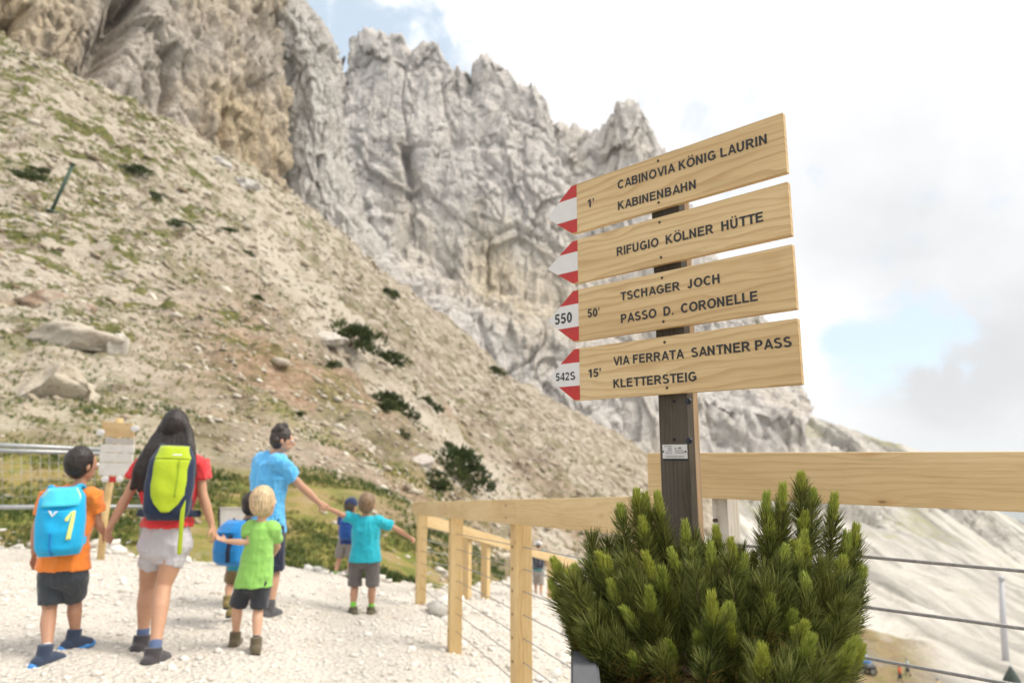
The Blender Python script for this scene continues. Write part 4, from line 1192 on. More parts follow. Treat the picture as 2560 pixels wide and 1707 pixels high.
for k in range(2):
    V, Fq, tn = needles(120, 0.0, 0.06, 0.038, 95, 60, 0.0006, 350 + k, bend=-0.2)
    me = mesh_np('dry_needles', V, Fq); set_attr(me, 'tone', tn); me.materials.append(M_DEADN)
    dead_meshes.append(me)

pine = empty('mountain_pine', tuple(kl + pd * 0.14 + pw * 0.26 + np.array([0, 0, -0.06])))
tag(pine, 'bushy dwarf mountain pine with bright green young tips in granite planter', 'shrub')
PINE_INV = Matrix.LocRotScale(pine.location, None, None).inverted()
root = np.array(pine.location)
def orient(tip, direc, roll):
    z = Vector(direc).normalized()
    q = z.to_track_quat('Z', 'Y') @ Quaternion((0, 0, 1), roll)
    return q
branches = []
def add_shoot(tip, direc, candle=1, scale=1.0, dry=False):
    me, st, L, bx = shoot_meshes[random.randrange(len(shoot_meshes))]
    roll = random.random() * 6.28
    q = orient(tip, direc, roll)
    tip = Vector(tip)
    base = tip - q @ Vector((bx, 0, L)) * scale
    mw = Matrix.LocRotScale(base, q, (scale,) * 3)
    o = bpy.data.objects.new('shoot', me); COL.objects.link(o)
    o.parent = pine; o.matrix_parent_inverse = PINE_INV; o.matrix_basis = mw
    s = bpy.data.objects.new('stem', st); COL.objects.link(s); s.parent = o
    if candle:
        cm, cl = candle_meshes[random.randrange(len(candle_meshes))]
        lst = [(Vector((0, 0, 1)), 1.0)]
        if candle > 1:
            for j in range(candle - 1):
                a = j * 2.4 + roll
                lst.append((Vector((math.cos(a) * 0.55, math.sin(a) * 0.55, 0.8)).normalized(), 0.7))
        for dv, sc_ in lst:
            c = bpy.data.objects.new('candle', cm); COL.objects.link(c); c.parent = o
            c.matrix_basis = Matrix.LocRotScale(Vector((bx, 0, L - 0.006)) + dv * 0.003, dv.to_track_quat('Z', 'Y'), (sc_ / scale ** 0.5,) * 3)
    if dry:
        c = bpy.data.objects.new('dry_needles', dead_meshes[random.randrange(2)]); COL.objects.link(c); c.parent = o
    branches.append((np.array(base), np.array(q @ Vector((0, 0, 1)))))
# tips read off the photograph: column, row, distance, number of candles
TIPS = [(2002, 1225, 1.42, 1), (2031, 1265, 1.41, 1), (1955, 1280, 1.40, 1), (2082, 1300, 1.42, 1), (2010, 1330, 1.38, 2), (1916, 1300, 1.40, 1), (1950, 1310, 1.43, 1), (1925, 1350, 1.38, 1),
        (1597, 1275, 1.46, 1), (1556, 1305, 1.45, 1), (1620, 1300, 1.47, 1), (1650, 1300, 1.46, 1), (1611, 1345, 1.42, 1), (1481, 1345, 1.47, 0), (1520, 1365, 1.50, 0), (1560, 1375, 1.42, 0),
        (1731, 1345, 1.50, 0), (1700, 1375, 1.52, 0), (1765, 1372, 1.52, 0), (1793, 1378, 1.44, 1), (1850, 1385, 1.42, 0), (1717, 1370, 1.42, 1), (2007, 1392, 1.34, 2), (2136, 1372, 1.42, 1), (2112, 1400, 1.40, 1),
        (2100, 1435, 1.34, 2), (2145, 1465, 1.36, 1), (1404, 1445, 1.40, 1), (1457, 1465, 1.33, 1), (1500, 1480, 1.32, 1), (1545, 1508, 1.24, 1), (1738, 1428, 1.35, 1), (1779, 1420, 1.33, 1),
        (1918, 1538, 1.16, 1), (1784, 1568, 1.10, 2), (1823, 1562, 1.12, 1), (2000, 1606, 1.08, 2), (2125, 1582, 1.30, 1), (2128, 1672, 1.22, 1), (1621, 1490, 1.24, 0), (1651, 1640, 1.06, 0),
        (1537, 1450, 1.36, 0), (1874, 1565, 1.16, 0), (1405, 1510, 1.38, 1), (1430, 1540, 1.32, 0), (1480, 1560, 1.26, 0), (2060, 1490, 1.30, 1), (2080, 1560, 1.30, 0), (2060, 1400, 1.38, 0), (1960, 1440, 1.30, 0),
        (1870, 1440, 1.32, 0), (1810, 1480, 1.28, 0), (1700, 1500, 1.26, 0), (1660, 1440, 1.34, 0), (1580, 1430, 1.36, 0), (1970, 1660, 1.02, 0), (2060, 1640, 1.12, 0), (1890, 1640, 1.02, 0), (1760, 1655, 1.00, 0), (2090, 1690, 1.10, 1)]
cen_px = (1800, 1800)
for (u, v, Y, c) in TIPS:
    tip = P(u, v, 1.20 + (Y - 1.0) * 0.62)
    away = tip - (root + np.array([0, 0, -0.10]))
    away = away / np.linalg.norm(away)
    lean = 0.30 if v < 1420 else 0.55
    d = np.array([0, 0, 1.0]) * (1 - lean) + away * lean * 1.1
    add_shoot(tip, d, c, random.uniform(0.9, 1.08), dry=(v > 1470 and random.random() < 0.6))
# fill between them
for k in range(150):
    u_ = random.uniform(1415, 2130)
    top_ = np.interp(u_, [1390, 1430, 1480, 1560, 1650, 1760, 1850, 1960, 2040, 2110, 2160], [1500, 1455, 1400, 1370, 1380, 1385, 1410, 1370, 1390, 1430, 1490])
    bot_ = np.interp(u_, [1400, 1480, 1560, 1900, 2050, 2150], [1540, 1620, 1690, 1720, 1710, 1680])
    v_ = random.uniform(top_, bot_)
    f_ = (v_ - 1350) / 370
    tip = P(u_, v_, random.uniform(1.24, 1.30) + 0.20 * (1 - f_) * random.uniform(0.4, 1.2))
    away = tip - (root + np.array([0, 0.05, -0.06])); away = away / np.linalg.norm(away)
    d = np.array([random.gauss(0, 0.22), random.gauss(0, 0.22) - 0.15 * f_, 0.75]) + away * (0.35 + 0.5 * f_)
    add_shoot(tip, d, 1 if random.random() < 0.22 else 0, random.uniform(0.8, 1.05), dry=(f_ > 0.35 and random.random() < 0.4))
for (u, v, Y, cn) in ((2010, 1662, 1.09, 1), (2062, 1650, 1.11, 0), (2098, 1672, 1.13, 1), (1950, 1688, 1.08, 0), (1985, 1690, 1.06, 0), (2040, 1688, 1.07, 0), (1905, 1692, 1.09, 1)):
    add_shoot(P(u, v, Y), np.array([random.gauss(0.15, 0.15), -0.25, 0.9]), cn, 0.95)
# woody branches from the root to each shoot
for (b, dv) in branches:
    r0 = root + np.array([(b[0] - root[0]) * 0.25, (b[1] - root[1]) * 0.25, 0.0])
    m1 = b - dv * 0.07 * min(1, np.linalg.norm(b - r0) / 0.1)
    tt = np.linspace(0, 1, 7)[:, None]
    curve = (1 - tt) ** 3 * r0 + 3 * (1 - tt) ** 2 * tt * (r0 + np.array([0, 0, 0.05]) + (b - r0) * 0.3) + 3 * (1 - tt) * tt ** 2 * m1 + tt ** 3 * b
    me = tube_mesh('branch', curve, np.linspace(0.0075, 0.0036, 7), 6)
    me.materials.append(M_BARK)
    put('branch', me, None, pine)

# ================================================================== loose stone, pebbles, grass, shrubs
def rock_base(seed, sub=1, flat=0.65):
    bm = bmesh.new()
    bmesh.ops.create_icosphere(bm, subdivisions=sub, radius=1.0)
    V = np.array([v.co[:] for v in bm.verts]); Fc = np.array([[v.index for v in f.verts] for f in bm.faces])
    bm.free()
    r = np.random.default_rng(seed)
    for _ in range(6):                      # chop with planes so that it is angular
        n = r.normal(size=3); n /= np.linalg.norm(n); d = r.uniform(0.45, 0.85)
        s = V @ n; V = np.where((s > d)[:, None], V - np.outer(s - d, n), V)
    V = V * np.array([r.uniform(0.8, 1.25), r.uniform(0.8, 1.2), flat * r.uniform(0.8, 1.2)])
    V += r.normal(0, 0.03, V.shape)
    return V, Fc
def scatter(name, bases, P3, size, yaw, tilt, mat, tone, label, cat):
    """Many small pieces as one mesh."""
    Vs, Fs, Ts = [], [], []; off = 0
    which = rng.integers(0, len(bases), len(P3))
    for b, (V, Fc) in enumerate(bases):
        m = which == b
        n = m.sum()
        if not n: continue
        c, s = np.cos(yaw[m]), np.sin(yaw[m])
        q = V[None] * size[m][:, None, None]
        x = q[..., 0] * c[:, None] - q[..., 1] * s[:, None]; y = q[..., 0] * s[:, None] + q[..., 1] * c[:, None]
        z = q[..., 2] + tilt[m][:, None] * x
        W = np.stack([x, y, z], -1) + P3[m][:, None]
        Vs.append(W.reshape(-1, 3)); Fs.append((Fc[None] + (np.arange(n) * len(V))[:, None, None]).reshape(-1, Fc.shape[1]) + off); Ts.append(np.repeat(tone[m], len(V)))
        off += n * len(V)
    me = mesh_np(name, np.concatenate(Vs), np.concatenate(Fs), smooth=False)
    set_attr(me, 'tone', np.concatenate(Ts))
    return tag(link(name, me, mat), label, cat, kind='stuff')
def stone_mat(name, stops, k=14.0):
    def b(nt):
        n = nt.noise(nt.pos(), k, 5, 0.6)
        c = nt.ramp(nt.attr('tone'), stops)
        c = nt.mix(nt.step(n, 0.55, 0.32, 0.0, 0.45), c, tuple(x * 0.62 for x in stops[1][1]))
        return dict(color=c, rough=0.95, spec=0.1, normal=nt.bump(n, 0.5, 0.03))
    return material(name, b)
M_PEB = stone_mat('pale_pebbles', [(0, (0.46, 0.41, 0.35)), (0.5, (0.62, 0.58, 0.52)), (1, (0.72, 0.69, 0.63))])
M_STN = stone_mat('hillside_stones', [(0, (0.25, 0.19, 0.13)), (0.5, (0.43, 0.37, 0.285)), (1, (0.60, 0.555, 0.475))], 3.0)

# pebbles of the path
n = 26000
py = np.exp(rng.uniform(math.log(1.6), math.log(12), n)); pxr = rng.uniform(-0.95, 0.35, n); pxx = pxr * py
mk = path_mask(pxx, py) > 0.5
pxx, py = pxx[mk], py[mk]
sz = np.minimum(0.006 * np.exp(rng.normal(0.35, 0.55, len(py))), 0.05) * np.clip(py / 4.5, 0.7, 1.6)
bases = [rock_base(500 + i, 1, 0.6) for i in range(6)]
bases = [(V, Fc) for V, Fc in bases]
scatter('path_pebbles', bases, np.c_[pxx, py, surf_z(pxx, py) + sz * 0.12], sz, rng.uniform(0, 6.28, len(py)), rng.normal(0, 0.2, len(py)), M_PEB, np.clip(rng.normal(0.62, 0.25, len(py)), 0, 1), 'loose pale pebbles on the path', 'gravel')
# larger stones along the path's far edge and at the fence's foot
ex = rng.uniform(-9, 0.6, 420); ey = np.interp(ex, EDGE[:, 0], EDGE[:, 1]) + rng.normal(-0.05, 0.22, 420)
fx = rng.uniform(-0.9, 1.0, 260); fy = rng.uniform(3.4, 10.5, 260)
ax_ = np.r_[ex, fx]; ay_ = np.r_[ey, fy]
sz = np.r_[0.035 * np.exp(rng.normal(0, 0.55, 420)), 0.022 * np.exp(rng.normal(0, 0.6, 260))]
scatter('edge_stones', bases, np.c_[ax_, ay_, surf_z(ax_, ay_) + sz * 0.25], sz, rng.uniform(0, 6.28, len(sz)), rng.normal(0, 0.2, len(sz)), M_PEB, np.clip(rng.normal(0.7, 0.25, len(sz)), 0, 1), 'white stones along the edge of the path', 'stones')

# stones of the hillside, in drifts
def hill_points(n, y0, y1, seed, thr):
    r = np.random.default_rng(seed)
    y = np.exp(r.uniform(math.log(y0), math.log(y1), n)); x = r.uniform(-0.95, 0.22, n) * y
    c = np.interp(x / y, CREST[:, 0], CREST[:, 1])
    d = fbm(np.c_[x, y, x * 0] / 7.0, 4, 0.55, seed) + 0.25 * r.normal(size=n)
    ok = (path_mask(x, y) < 0.05) & (y < c * 1.02) & (d > thr)
    return x[ok], y[ok]
hx, hy = hill_points(24000, 11, 130, 900, -0.15)
gz_ = np.interp(hx / hy, [-0.9, -0.3, 0.2], [1, 1, 1])
sz = np.minimum(0.0034 * hy * np.exp(rng.normal(-0.15, 0.55, len(hy))), 0.6)
near_grass = (hy < 17) & (rng.random(len(hy)) < 0.75)
hx, hy, sz = hx[~near_grass], hy[~near_grass], sz[~near_grass]
scatter('scree_stones', [rock_base(520 + i, 1, 0.5) for i in range(8)], np.c_[hx, hy, surf_z(hx, hy) + sz * 0.12], sz, rng.uniform(0, 6.28, len(sz)), rng.normal(-0.35, 0.25, len(sz)), M_STN, np.clip(rng.normal(0.52, 0.27, len(sz)), 0, 1), 'loose tan stones scattered over the hillside', 'stones')

# grass: curved blades in clumps
def blade_clump(seed, nb=7, h=1.0):
    r = np.random.default_rng(seed); V = []; Fc = []
    for k in range(nb):
        a = r.uniform(0, 6.28); lean = r.uniform(0.1, 0.7); hh = h * r.uniform(0.55, 1.0); w = 0.05 * r.uniform(0.7, 1.3)
        b = np.array([r.normal(0, 0.16), r.normal(0, 0.16), -0.05]); o = np.array([math.cos(a), math.sin(a), 0]); s = np.array([-math.sin(a), math.cos(a), 0])
        base = len(V)
        for f, ww in ((0, 1.0), (0.55, 0.8), (1.0, 0.12)):
            c = b + o * lean * hh * f * f + np.array([0, 0, hh * f * (1 - 0.3 * lean * f)])
            V += [c + s * w * ww, c - s * w * ww]
        Fc += [(base, base + 1, base + 3, base + 2), (base + 2, base + 3, base + 5, base + 4)]
    return np.array(V), np.array(Fc)
def m_grass(nt):
    c = nt.ramp(nt.attr('tone'), [(0, (0.055, 0.088, 0.018)), (0.4, (0.12, 0.155, 0.035)), (0.68, (0.245, 0.225, 0.065)), (1, (0.36, 0.28, 0.12))])
    return dict(color=c, rough=0.7, transl=0.25)
M_GRASS = material('alpine_grass', m_grass)
clumps = [blade_clump(600 + i) for i in range(6)]
n = 44000
r_ = np.random.default_rng(31)
gy2 = np.exp(r_.uniform(math.log(8.8), math.log(26), n)); gx2 = r_.uniform(-0.95, 0.1, n) * gy2
gi = np.clip(((np.log(gy2) - ly[0]) / (ly[1] - ly[0])).astype(int), 0, NY - 1); gj = np.clip(((gx2 / gy2 - xr[0]) / (xr[1] - xr[0])).astype(int), 0, NX - 1)
gd = grass.reshape(NY, NX)[gi, gj]
patch = fbm(np.c_[gx2, gy2, gx2 * 0] / 1.6, 4, 0.55, 640)
ok = (r_.random(n) < gd * 0.95) & (patch > -0.25) & (path_mask(gx2, gy2) < 0.25)
gx2, gy2, patch = gx2[ok], gy2[ok], patch[ok]
sz = r_.uniform(0.05, 0.13, len(gx2)) * np.clip(gy2 / 11, 1, 1.8) * (0.8 + 0.4 * np.clip(patch, 0, 1))
scatter('grass', clumps, np.c_[gx2, gy2, surf_z(gx2, gy2)], sz, r_.uniform(0, 6.28, len(sz)), np.zeros(len(sz)), M_GRASS, np.clip(0.52 - 0.55 * patch + r_.normal(0, 0.16, len(sz)), 0, 1), 'short green and dry grass on the bank behind the path', 'grass')
# tufts higher up
tx2, ty2 = hill_points(26000, 14, 110, 950, 0.12)
keep = r_.random(len(tx2)) < np.interp(tx2 / ty2, [-0.8, -0.3, 0.1], [0.9, 0.55, 0.3])
tx2, ty2 = tx2[keep], ty2[keep]
sz = np.clip(0.0075 * ty2, 0.1, 0.5) * r_.uniform(0.5, 1.2, len(tx2))
scatter('hillside_tufts', clumps, np.c_[tx2, ty2, surf_z(tx2, ty2)], sz, r_.uniform(0, 6.28, len(sz)), np.zeros(len(sz)), M_GRASS, np.clip(r_.normal(0.48, 0.25, len(sz)), 0, 1), 'olive green tufts of grass dotted over the stony hillside', 'grass')

# shrubs of dwarf pine, each one a thing
def m_shrub(nt):
    c = nt.ramp(nt.attr('tone'), [(0, (0.022, 0.038, 0.012)), (0.5, (0.055, 0.078, 0.022)), (1, (0.12, 0.14, 0.04))])
    return dict(color=c, rough=0.7, transl=0.15)
M_SHRUB = material('dwarf_pine_foliage', m_shrub)
def shrub_mesh(seed):
    r = np.random.default_rng(seed); V = []; Fc = []; T = []
    lobes = [(r.normal(0, 0.42), r.normal(0, 0.30), r.uniform(0.15, 0.42), r.uniform(0.22, 0.42)) for _ in range(9)]
    for (lx, ly_, lz, lr) in lobes:
        tone0 = r.uniform(0.25, 0.75)
        for k in range(85):
            d = r.normal(size=3); d /= np.linalg.norm(d); d[2] = abs(d[2]) * 0.9 - 0.15
            c = np.array([lx, ly_, lz]) + d * lr * r.uniform(0.55, 1.05)
            up = d * 0.6 + np.array([0, 0, 0.7]) + r.normal(0, 0.3, 3); up /= np.linalg.norm(up)
            s = np.cross(up, r.normal(size=3)); s /= np.linalg.norm(s)
            L = 0.14 * r.uniform(0.7, 1.3); w = 0.035
            b = len(V)
            V += [c - s * w, c + s * w, c + up * L + s * w * 0.3, c + up * L - s * w * 0.3]
            Fc.append((b, b + 1, b + 2, b + 3)); T += [tone0 + r.normal(0, 0.15)] * 4
    me = mesh_np('foliage', np.array(V), np.array(Fc), smooth=False); set_attr(me, 'tone', np.clip(T, 0, 1)); me.materials.append(M_SHRUB)
    sv, sf = [], []
    st = bmesh.new()
    for (lx, ly_, lz, lr) in lobes[:6]:
        m2 = tube_mesh('stem', [(0, 0, -0.1), (lx * 0.5, ly_ * 0.5, lz * 0.35), (lx, ly_, lz)], [0.035, 0.025, 0.012], 5)
        st.from_mesh(m2); bpy.data.meshes.remove(m2)
    ms = bpy.data.meshes.new('stem'); st.to_mesh(ms); st.free(); ms.materials.append(M_BARK)
    return me, ms
SHRUBS = [shrub_mesh(700 + i) for i in range(5)]
def shrub(u, v, wpx, label, i, tall=0.8):
    q = hit(u, v)
    w = wpx / F * q.y
    s = w / 1.7
    e = empty('dwarf_pine_shrub', (q.x, q.y, float(surf_z(q.x, q.y)[0]) - 0.02 * s), random.uniform(0, 6.28))
    e.scale = (s, s, s * tall)
    e.rotation_mode = 'QUATERNION'
    e.rotation_quaternion = Vector((0, 0, 1)).rotation_difference(Vector((0.35, -0.55, 1)).normalized()) @ Quaternion((0, 0, 1), random.uniform(0, 6.28))
    tag(e, label, 'shrub', 'dwarf pine shrubs on the hillside')
    me, ms = SHRUBS[i % 5]
    link('foliage', me, None, e); link('stem', ms, None, e)
for i, (u, v, w, lab) in enumerate((
    (872, 885, 150, 'largest dark green shrub on the middle of the stony slope'),
    (958, 930, 100, 'dark shrub touching the lower right of the largest slope shrub'),
    (830, 945, 75, 'small olive shrub just below the largest slope shrub'),
    (985, 1020, 130, 'wide dark shrub halfway between the slope middle and the fence corner'),
    (1068, 1030, 80, 'dark shrub right of the wide shrub beside the pale gully'),
    (965, 1052, 70, 'small shrub directly under the wide dark shrub'),
    (1115, 1130, 95, 'rounded shrub high above the fence corner beside white stones'),
    (1005, 1145, 48, 'tiny shrub left of the rounded shrub above the fence corner'),
    (1165, 1235, 170, 'broad dark shrub standing just above the left fence rail'),
    (1085, 1245, 90, 'brownish shrub at the left end of the broad shrub above the rail'),
    (745, 1062, 45, 'small green shrub right behind the head of the man in light blue'),
    (340, 452, 90, 'flat green shrub high on the slope right of the leaning green post'),
    (375, 505, 80, 'flat green shrub just below the highest slope shrub'),
    (65, 470, 95, 'dark shrub left of the leaning green post'),
    (100, 440, 60, 'small shrub between the leaning green post and the left picture edge'),
    (570, 620, 60, 'upright dark shrub on the upper slope under the ochre wall'),
    (450, 600, 80, 'low dark shrub on the upper slope left of the upright one'),
    (975, 760, 55, 'lone shrub at the foot of the grey pillar'),
    (1240, 940, 50, 'lone shrub on the skyline edge of the slope left of the lowest sign board'),
    (620, 650, 50, 'small shrub to the lower right of the upright upper slope shrub'),
    (640, 780, 42, 'tiny green shrub on bare ground left of the large shrub group'))):
    shrub(u, v, w, lab, i, 0.7 if v < 700 else 0.95)

# boulders that one can pick out
def m_boulder(nt):
    o = nt.pos(); n = nt.noise(o, 1.4, 7, 0.62); n2 = nt.noise(o, 7, 5, 0.65)
    a = nt.new('ShaderNodeObjectInfo').outputs['Color']
    c = nt.mix(nt.step(n, 0.35, 0.65, 0.0, 0.45), a, (0.56, 0.51, 0.43, 1))
    c = nt.mix(nt.step(n2, 0.46, 0.32, 0.0, 0.5), c, (0.16, 0.115, 0.075, 1))
    return dict(color=c, rough=0.95, spec=0.1, normal=nt.bump(nt.math('ADD', n, n2), 0.7, 0.12))
M_BOULD = material('boulder_rock', m_boulder)
def boulder(u, v, w, h, col, label, seed, name='boulder', deep=0.8):
    q = hit(u, v)
    k = q.y / F
    bm = bmesh.new(); bmesh.ops.create_icosphere(bm, subdivisions=4, radius=1.0)
    V = np.array([x.co[:] for x in bm.verts]); Fc = np.array([[x.index for x in f.verts] for f in bm.faces]); bm.free()
    r = np.random.default_rng(seed)
    for _ in range(16):
        nn = r.normal(size=3); nn /= np.linalg.norm(nn); d = r.uniform(0.5, 0.85)
        s = V @ nn; V = np.where((s > d)[:, None], V - np.outer(s - d, nn), V)
    V = V * (1 + 0.16 * fbm(V * 2.2 + seed, 5, 0.6, seed, True))[:, None]
    V = V * np.array([w / 2 * k, w / 2 * k * deep, h / 2 * k]) * 1.1
    o = link(name, mesh_np(name, V, Fc), M_BOULD, None, (q.x, q.y + w * k * 0.25, float(surf_z(q.x, q.y)[0]) + h * k * 0.12))
    o.color = (*col, 1)
    tag(o, label, 'boulder', 'boulders on the hillside')
boulder(115, 775, 190, 95, (0.30, 0.215, 0.155), 'big rounded brown boulder at the left picture edge', 71)
boulder(135, 870, 260, 120, (0.42, 0.37, 0.30), 'pale flat topped slab below the big brown boulder', 72)
boulder(100, 985, 250, 150, (0.46, 0.40, 0.31), 'tan broken rock face under the pale slab', 73)
boulder(280, 920, 70, 80, (0.54, 0.50, 0.44), 'pale upright rock right of the flat slab', 74)
boulder(800, 850, 100, 40, (0.50, 0.46, 0.41), 'white rock patch left of the largest slope shrub', 75)
boulder(1045, 1195, 70, 70, (0.46, 0.41, 0.37), 'grey pointed rock above the left end of the rail', 76)
boulder(605, 470, 75, 45, (0.60, 0.58, 0.56), 'light grey boulder at the foot of the ochre wall', 77)
boulder(545, 415, 60, 25, (0.56, 0.54, 0.52), 'flat grey boulder just left of the one at the ochre wall', 78)
boulder(8, 760, 60, 90, (0.36, 0.28, 0.20), 'brown boulder cut by the left edge beside the big one', 79)
boulder(860, 1450, 40, 18, (0.62, 0.58, 0.52), 'white stone lying on the path edge left of the boy in turquoise', 80)
boulder(1100, 1440, 36, 26, (0.62, 0.58, 0.52), 'white stone lying behind the first two fence posts', 81)

# ================================================================== people
def rings(pts, radii, side=None, caps=(True, True), n=14):
    """Closed swept shape; caps True is round, False is flat. Returns verts, faces lists."""
    pts = np.asarray(pts, float); k = len(pts)
    rad = np.array([(r, r) if np.isscalar(r) else r for r in radii], float)
    T = np.gradient(pts, axis=0); T /= np.linalg.norm(T, axis=1)[:, None] + 1e-12
    if side is None:
        side = np.array([1.0, 0, 0]) if abs(T[0][0]) < 0.8 else np.array([0, 1.0, 0])
    C = []; R = []; TT = []
    if caps[0]:
        for a in (80, 55, 28):
            C.append(pts[0] - T[0] * rad[0].mean() * math.sin(math.radians(a))); R.append(rad[0] * math.cos(math.radians(a))); TT.append(T[0])
    for i in range(k):
        C.append(pts[i]); R.append(rad[i]); TT.append(T[i])
    if caps[1]:
        for a in (28, 55, 80):
            C.append(pts[-1] + T[-1] * rad[-1].mean() * math.sin(math.radians(a))); R.append(rad[-1] * math.cos(math.radians(a))); TT.append(T[-1])
    an = np.linspace(0, 2 * np.pi, n, endpoint=False)
    V = []
    for c, r, t in zip(C, R, TT):
        s = side - t * (side @ t); s /= np.linalg.norm(s) + 1e-12; q = np.cross(t, s)
        V.append(c + np.cos(an)[:, None] * s * r[0] + np.sin(an)[:, None] * q * r[1])
    m = len(C); V = np.concatenate(V); Fc = []
    for i in range(m - 1):
        for j in range(n):
            j2 = (j + 1) % n
            Fc.append((i * n + j, i * n + j2, (i + 1) * n + j2, (i + 1) * n + j))
    Fc.append(tuple(range(n))[::-1]); Fc.append(tuple(range((m - 1) * n, m * n)))
    return V, Fc
def ell(c, r, ax=None, n=14):
    """Ellipsoid with axes given as rows of ax."""
    ax = np.eye(3) if ax is None else np.asarray(ax, float)
    th = np.linspace(0.12, math.pi - 0.12, 9); an = np.linspace(0, 2 * np.pi, n, endpoint=False)
    V = np.concatenate([np.c_[np.full(n, 0) + math.sin(t) * np.cos(an), math.sin(t) * np.sin(an), np.full(n, math.cos(t))] for t in th])
    V = (V * np.asarray(r)) @ ax + np.asarray(c)
    Fc = []
    for i in range(8):
        for j in range(n):
            j2 = (j + 1) % n
            Fc.append((i * n + j, (i + 1) * n + j, (i + 1) * n + j2, i * n + j2))
    Fc.append(tuple(range(n))); Fc.append(tuple(range(8 * n, 9 * n))[::-1])
    return V, Fc
def blob(name, prims, voxel, smooth=3, fold=0.0, seed=0):
    """Union of closed shapes as one continuous skin."""
    V, Fc = [], []; off = 0
    for v, f in prims:
        V.append(v); Fc += [tuple(i + off for i in t) for t in f]; off += len(v)
    me = bpy.data.meshes.new('src'); me.from_pydata(np.concatenate(V).tolist(), [], Fc)
    bm = bmesh.new(); bm.from_mesh(me); bmesh.ops.recalc_face_normals(bm, faces=bm.faces); bm.to_mesh(me); bm.free()
    ob = bpy.data.objects.new('src', me); COL.objects.link(ob)
    md = ob.modifiers.new('r', 'REMESH'); md.mode = 'VOXEL'; md.voxel_size = voxel; md.adaptivity = 0.0
    if smooth:
        sm = ob.modifiers.new('s', 'SMOOTH'); sm.factor = 0.5; sm.iterations = smooth
    dg = bpy.context.evaluated_depsgraph_get()
    out = bpy.data.meshes.new_from_object(ob.evaluated_get(dg))
    bpy.data.objects.remove(ob); bpy.data.meshes.remove(me)
    out.name = name
    n = len(out.vertices)
    co = np.empty(n * 3, np.float32); out.vertices.foreach_get('co', co); co = co.reshape(-1, 3).astype(float)
    if fold:
        no = np.empty(n * 3, np.float32); out.vertices.foreach_get('normal', no); no = no.reshape(-1, 3)
        w = fbm(co / np.array([0.075, 0.075, 0.13]) + seed, 3, 0.5, 40 + seed, True)
        co = co + no * (w * fold)[:, None]
        out.vertices.foreach_set('co', co.astype(np.float32).ravel())
    out.polygons.foreach_set('use_smooth', np.ones(len(out.polygons), bool)); out.update()
    out.materials.clear()
    return out
def skin_mat(name, col):
    def b(nt):
        n = nt.noise(nt.obj(), 14, 4)
        c = nt.mix(n, tuple(x * 0.86 for x in col), tuple(x * y for x, y in zip(col, (1.12, 1.05, 1.0))))
        return dict(color=c, rough=0.5, sss=0.06, spec=0.35)
    return material(name, b)
def cloth(name, col, var=0.10):
    def b(nt):
        o = nt.obj(); n = nt.noise(o, 6, 4); w = nt.noise(o, 420, 2)
        c = nt.mix(n, tuple(x * (1 - var) for x in col), tuple(min(1, x * (1 + var)) for x in col))
        return dict(color=c, rough=0.85, sheen=0.25, spec=0.2, normal=nt.bump(nt.math('ADD', nt.noise(o, 22, 3), nt.math('MULTIPLY', w, 0.15)), 0.35, 0.012))
    return material(name, b)
def hair_mat(name, col):
    def b(nt):
        o = nt.obj(); n = nt.noise(nt.mapping(o, scale=(90, 90, 10)), 1.0, 4, 0.6)
        c = nt.ramp(n, [(0.3, tuple(x * 0.5 for x in col)), (0.7, tuple(x * 1.5 for x in col))])
        return dict(color=c, rough=0.45, spec=0.4, normal=nt.bump(n, 0.6, 0.01))
    return material(name, b)
M_EYE = plain('eye_white', (0.7, 0.68, 0.65), 0.2, 0.02)
M_PUPIL = plain('eye_dark', (0.03, 0.02, 0.015), 0.15, 0.02)
M_LIP = plain('lips', (0.36, 0.14, 0.11), 0.5, 0.1)
M_SOLE = plain('boot_sole', (0.03, 0.028, 0.026), 0.8, 0.2)
M_LACE = plain('boot_lace', (0.30, 0.24, 0.06), 0.8, 0.2)
U3 = np.array([0, 0, 1.0])
def nrm(v): v = np.asarray(v, float); return v / (np.linalg.norm(v) + 1e-12)

def hand_prims(wr, direc, palm_n, s, side, curl=0.35):
    """Palm, four unequal bent fingers and a thumb; direc points down the hand, palm_n out of the palm, side +1 / -1 for the thumb."""
    d = nrm(direc); pn = nrm(palm_n - d * (np.asarray(palm_n) @ d)); ac = np.cross(d, pn) * side
    out = [rings([wr - d * 0.01 * s, wr + d * 0.035 * s, wr + d * 0.085 * s], [(0.026 * s, 0.019 * s), (0.036 * s, 0.016 * s), (0.040 * s, 0.014 * s)], side=ac, n=10)]
    for k, (o, L) in enumerate(((0.030, 0.072), (0.011, 0.082), (-0.010, 0.077), (-0.029, 0.060))):
        a0 = wr + d * 0.085 * s + ac * o * s
        dd = d; p = a0; pts = [a0 - d * 0.012 * s]
        for j, f in enumerate((0.45, 0.32, 0.23)):
            th = curl * (0.55 + 0.5 * j)
            dd = nrm(d * math.cos(th * (j + 1)) + pn * math.sin(th * (j + 1)))
            p = p + dd * L * f * s; pts.append(p)
        out.append(rings(pts, [0.0092 * s, 0.0088 * s, 0.0082 * s, 0.0070 * s], n=8))
    a0 = wr + d * 0.03 * s + ac * 0.030 * s
    t1 = a0 + nrm(d * 0.75 + ac * 0.7 + pn * 0.25) * 0.040 * s; t2 = t1 + nrm(d * 0.9 + ac * 0.25 + pn * 0.35) * 0.030 * s
    out.append(rings([a0 - ac * 0.01 * s, t1, t2], [0.0125 * s, 0.0105 * s, 0.0085 * s], n=8))
    return out

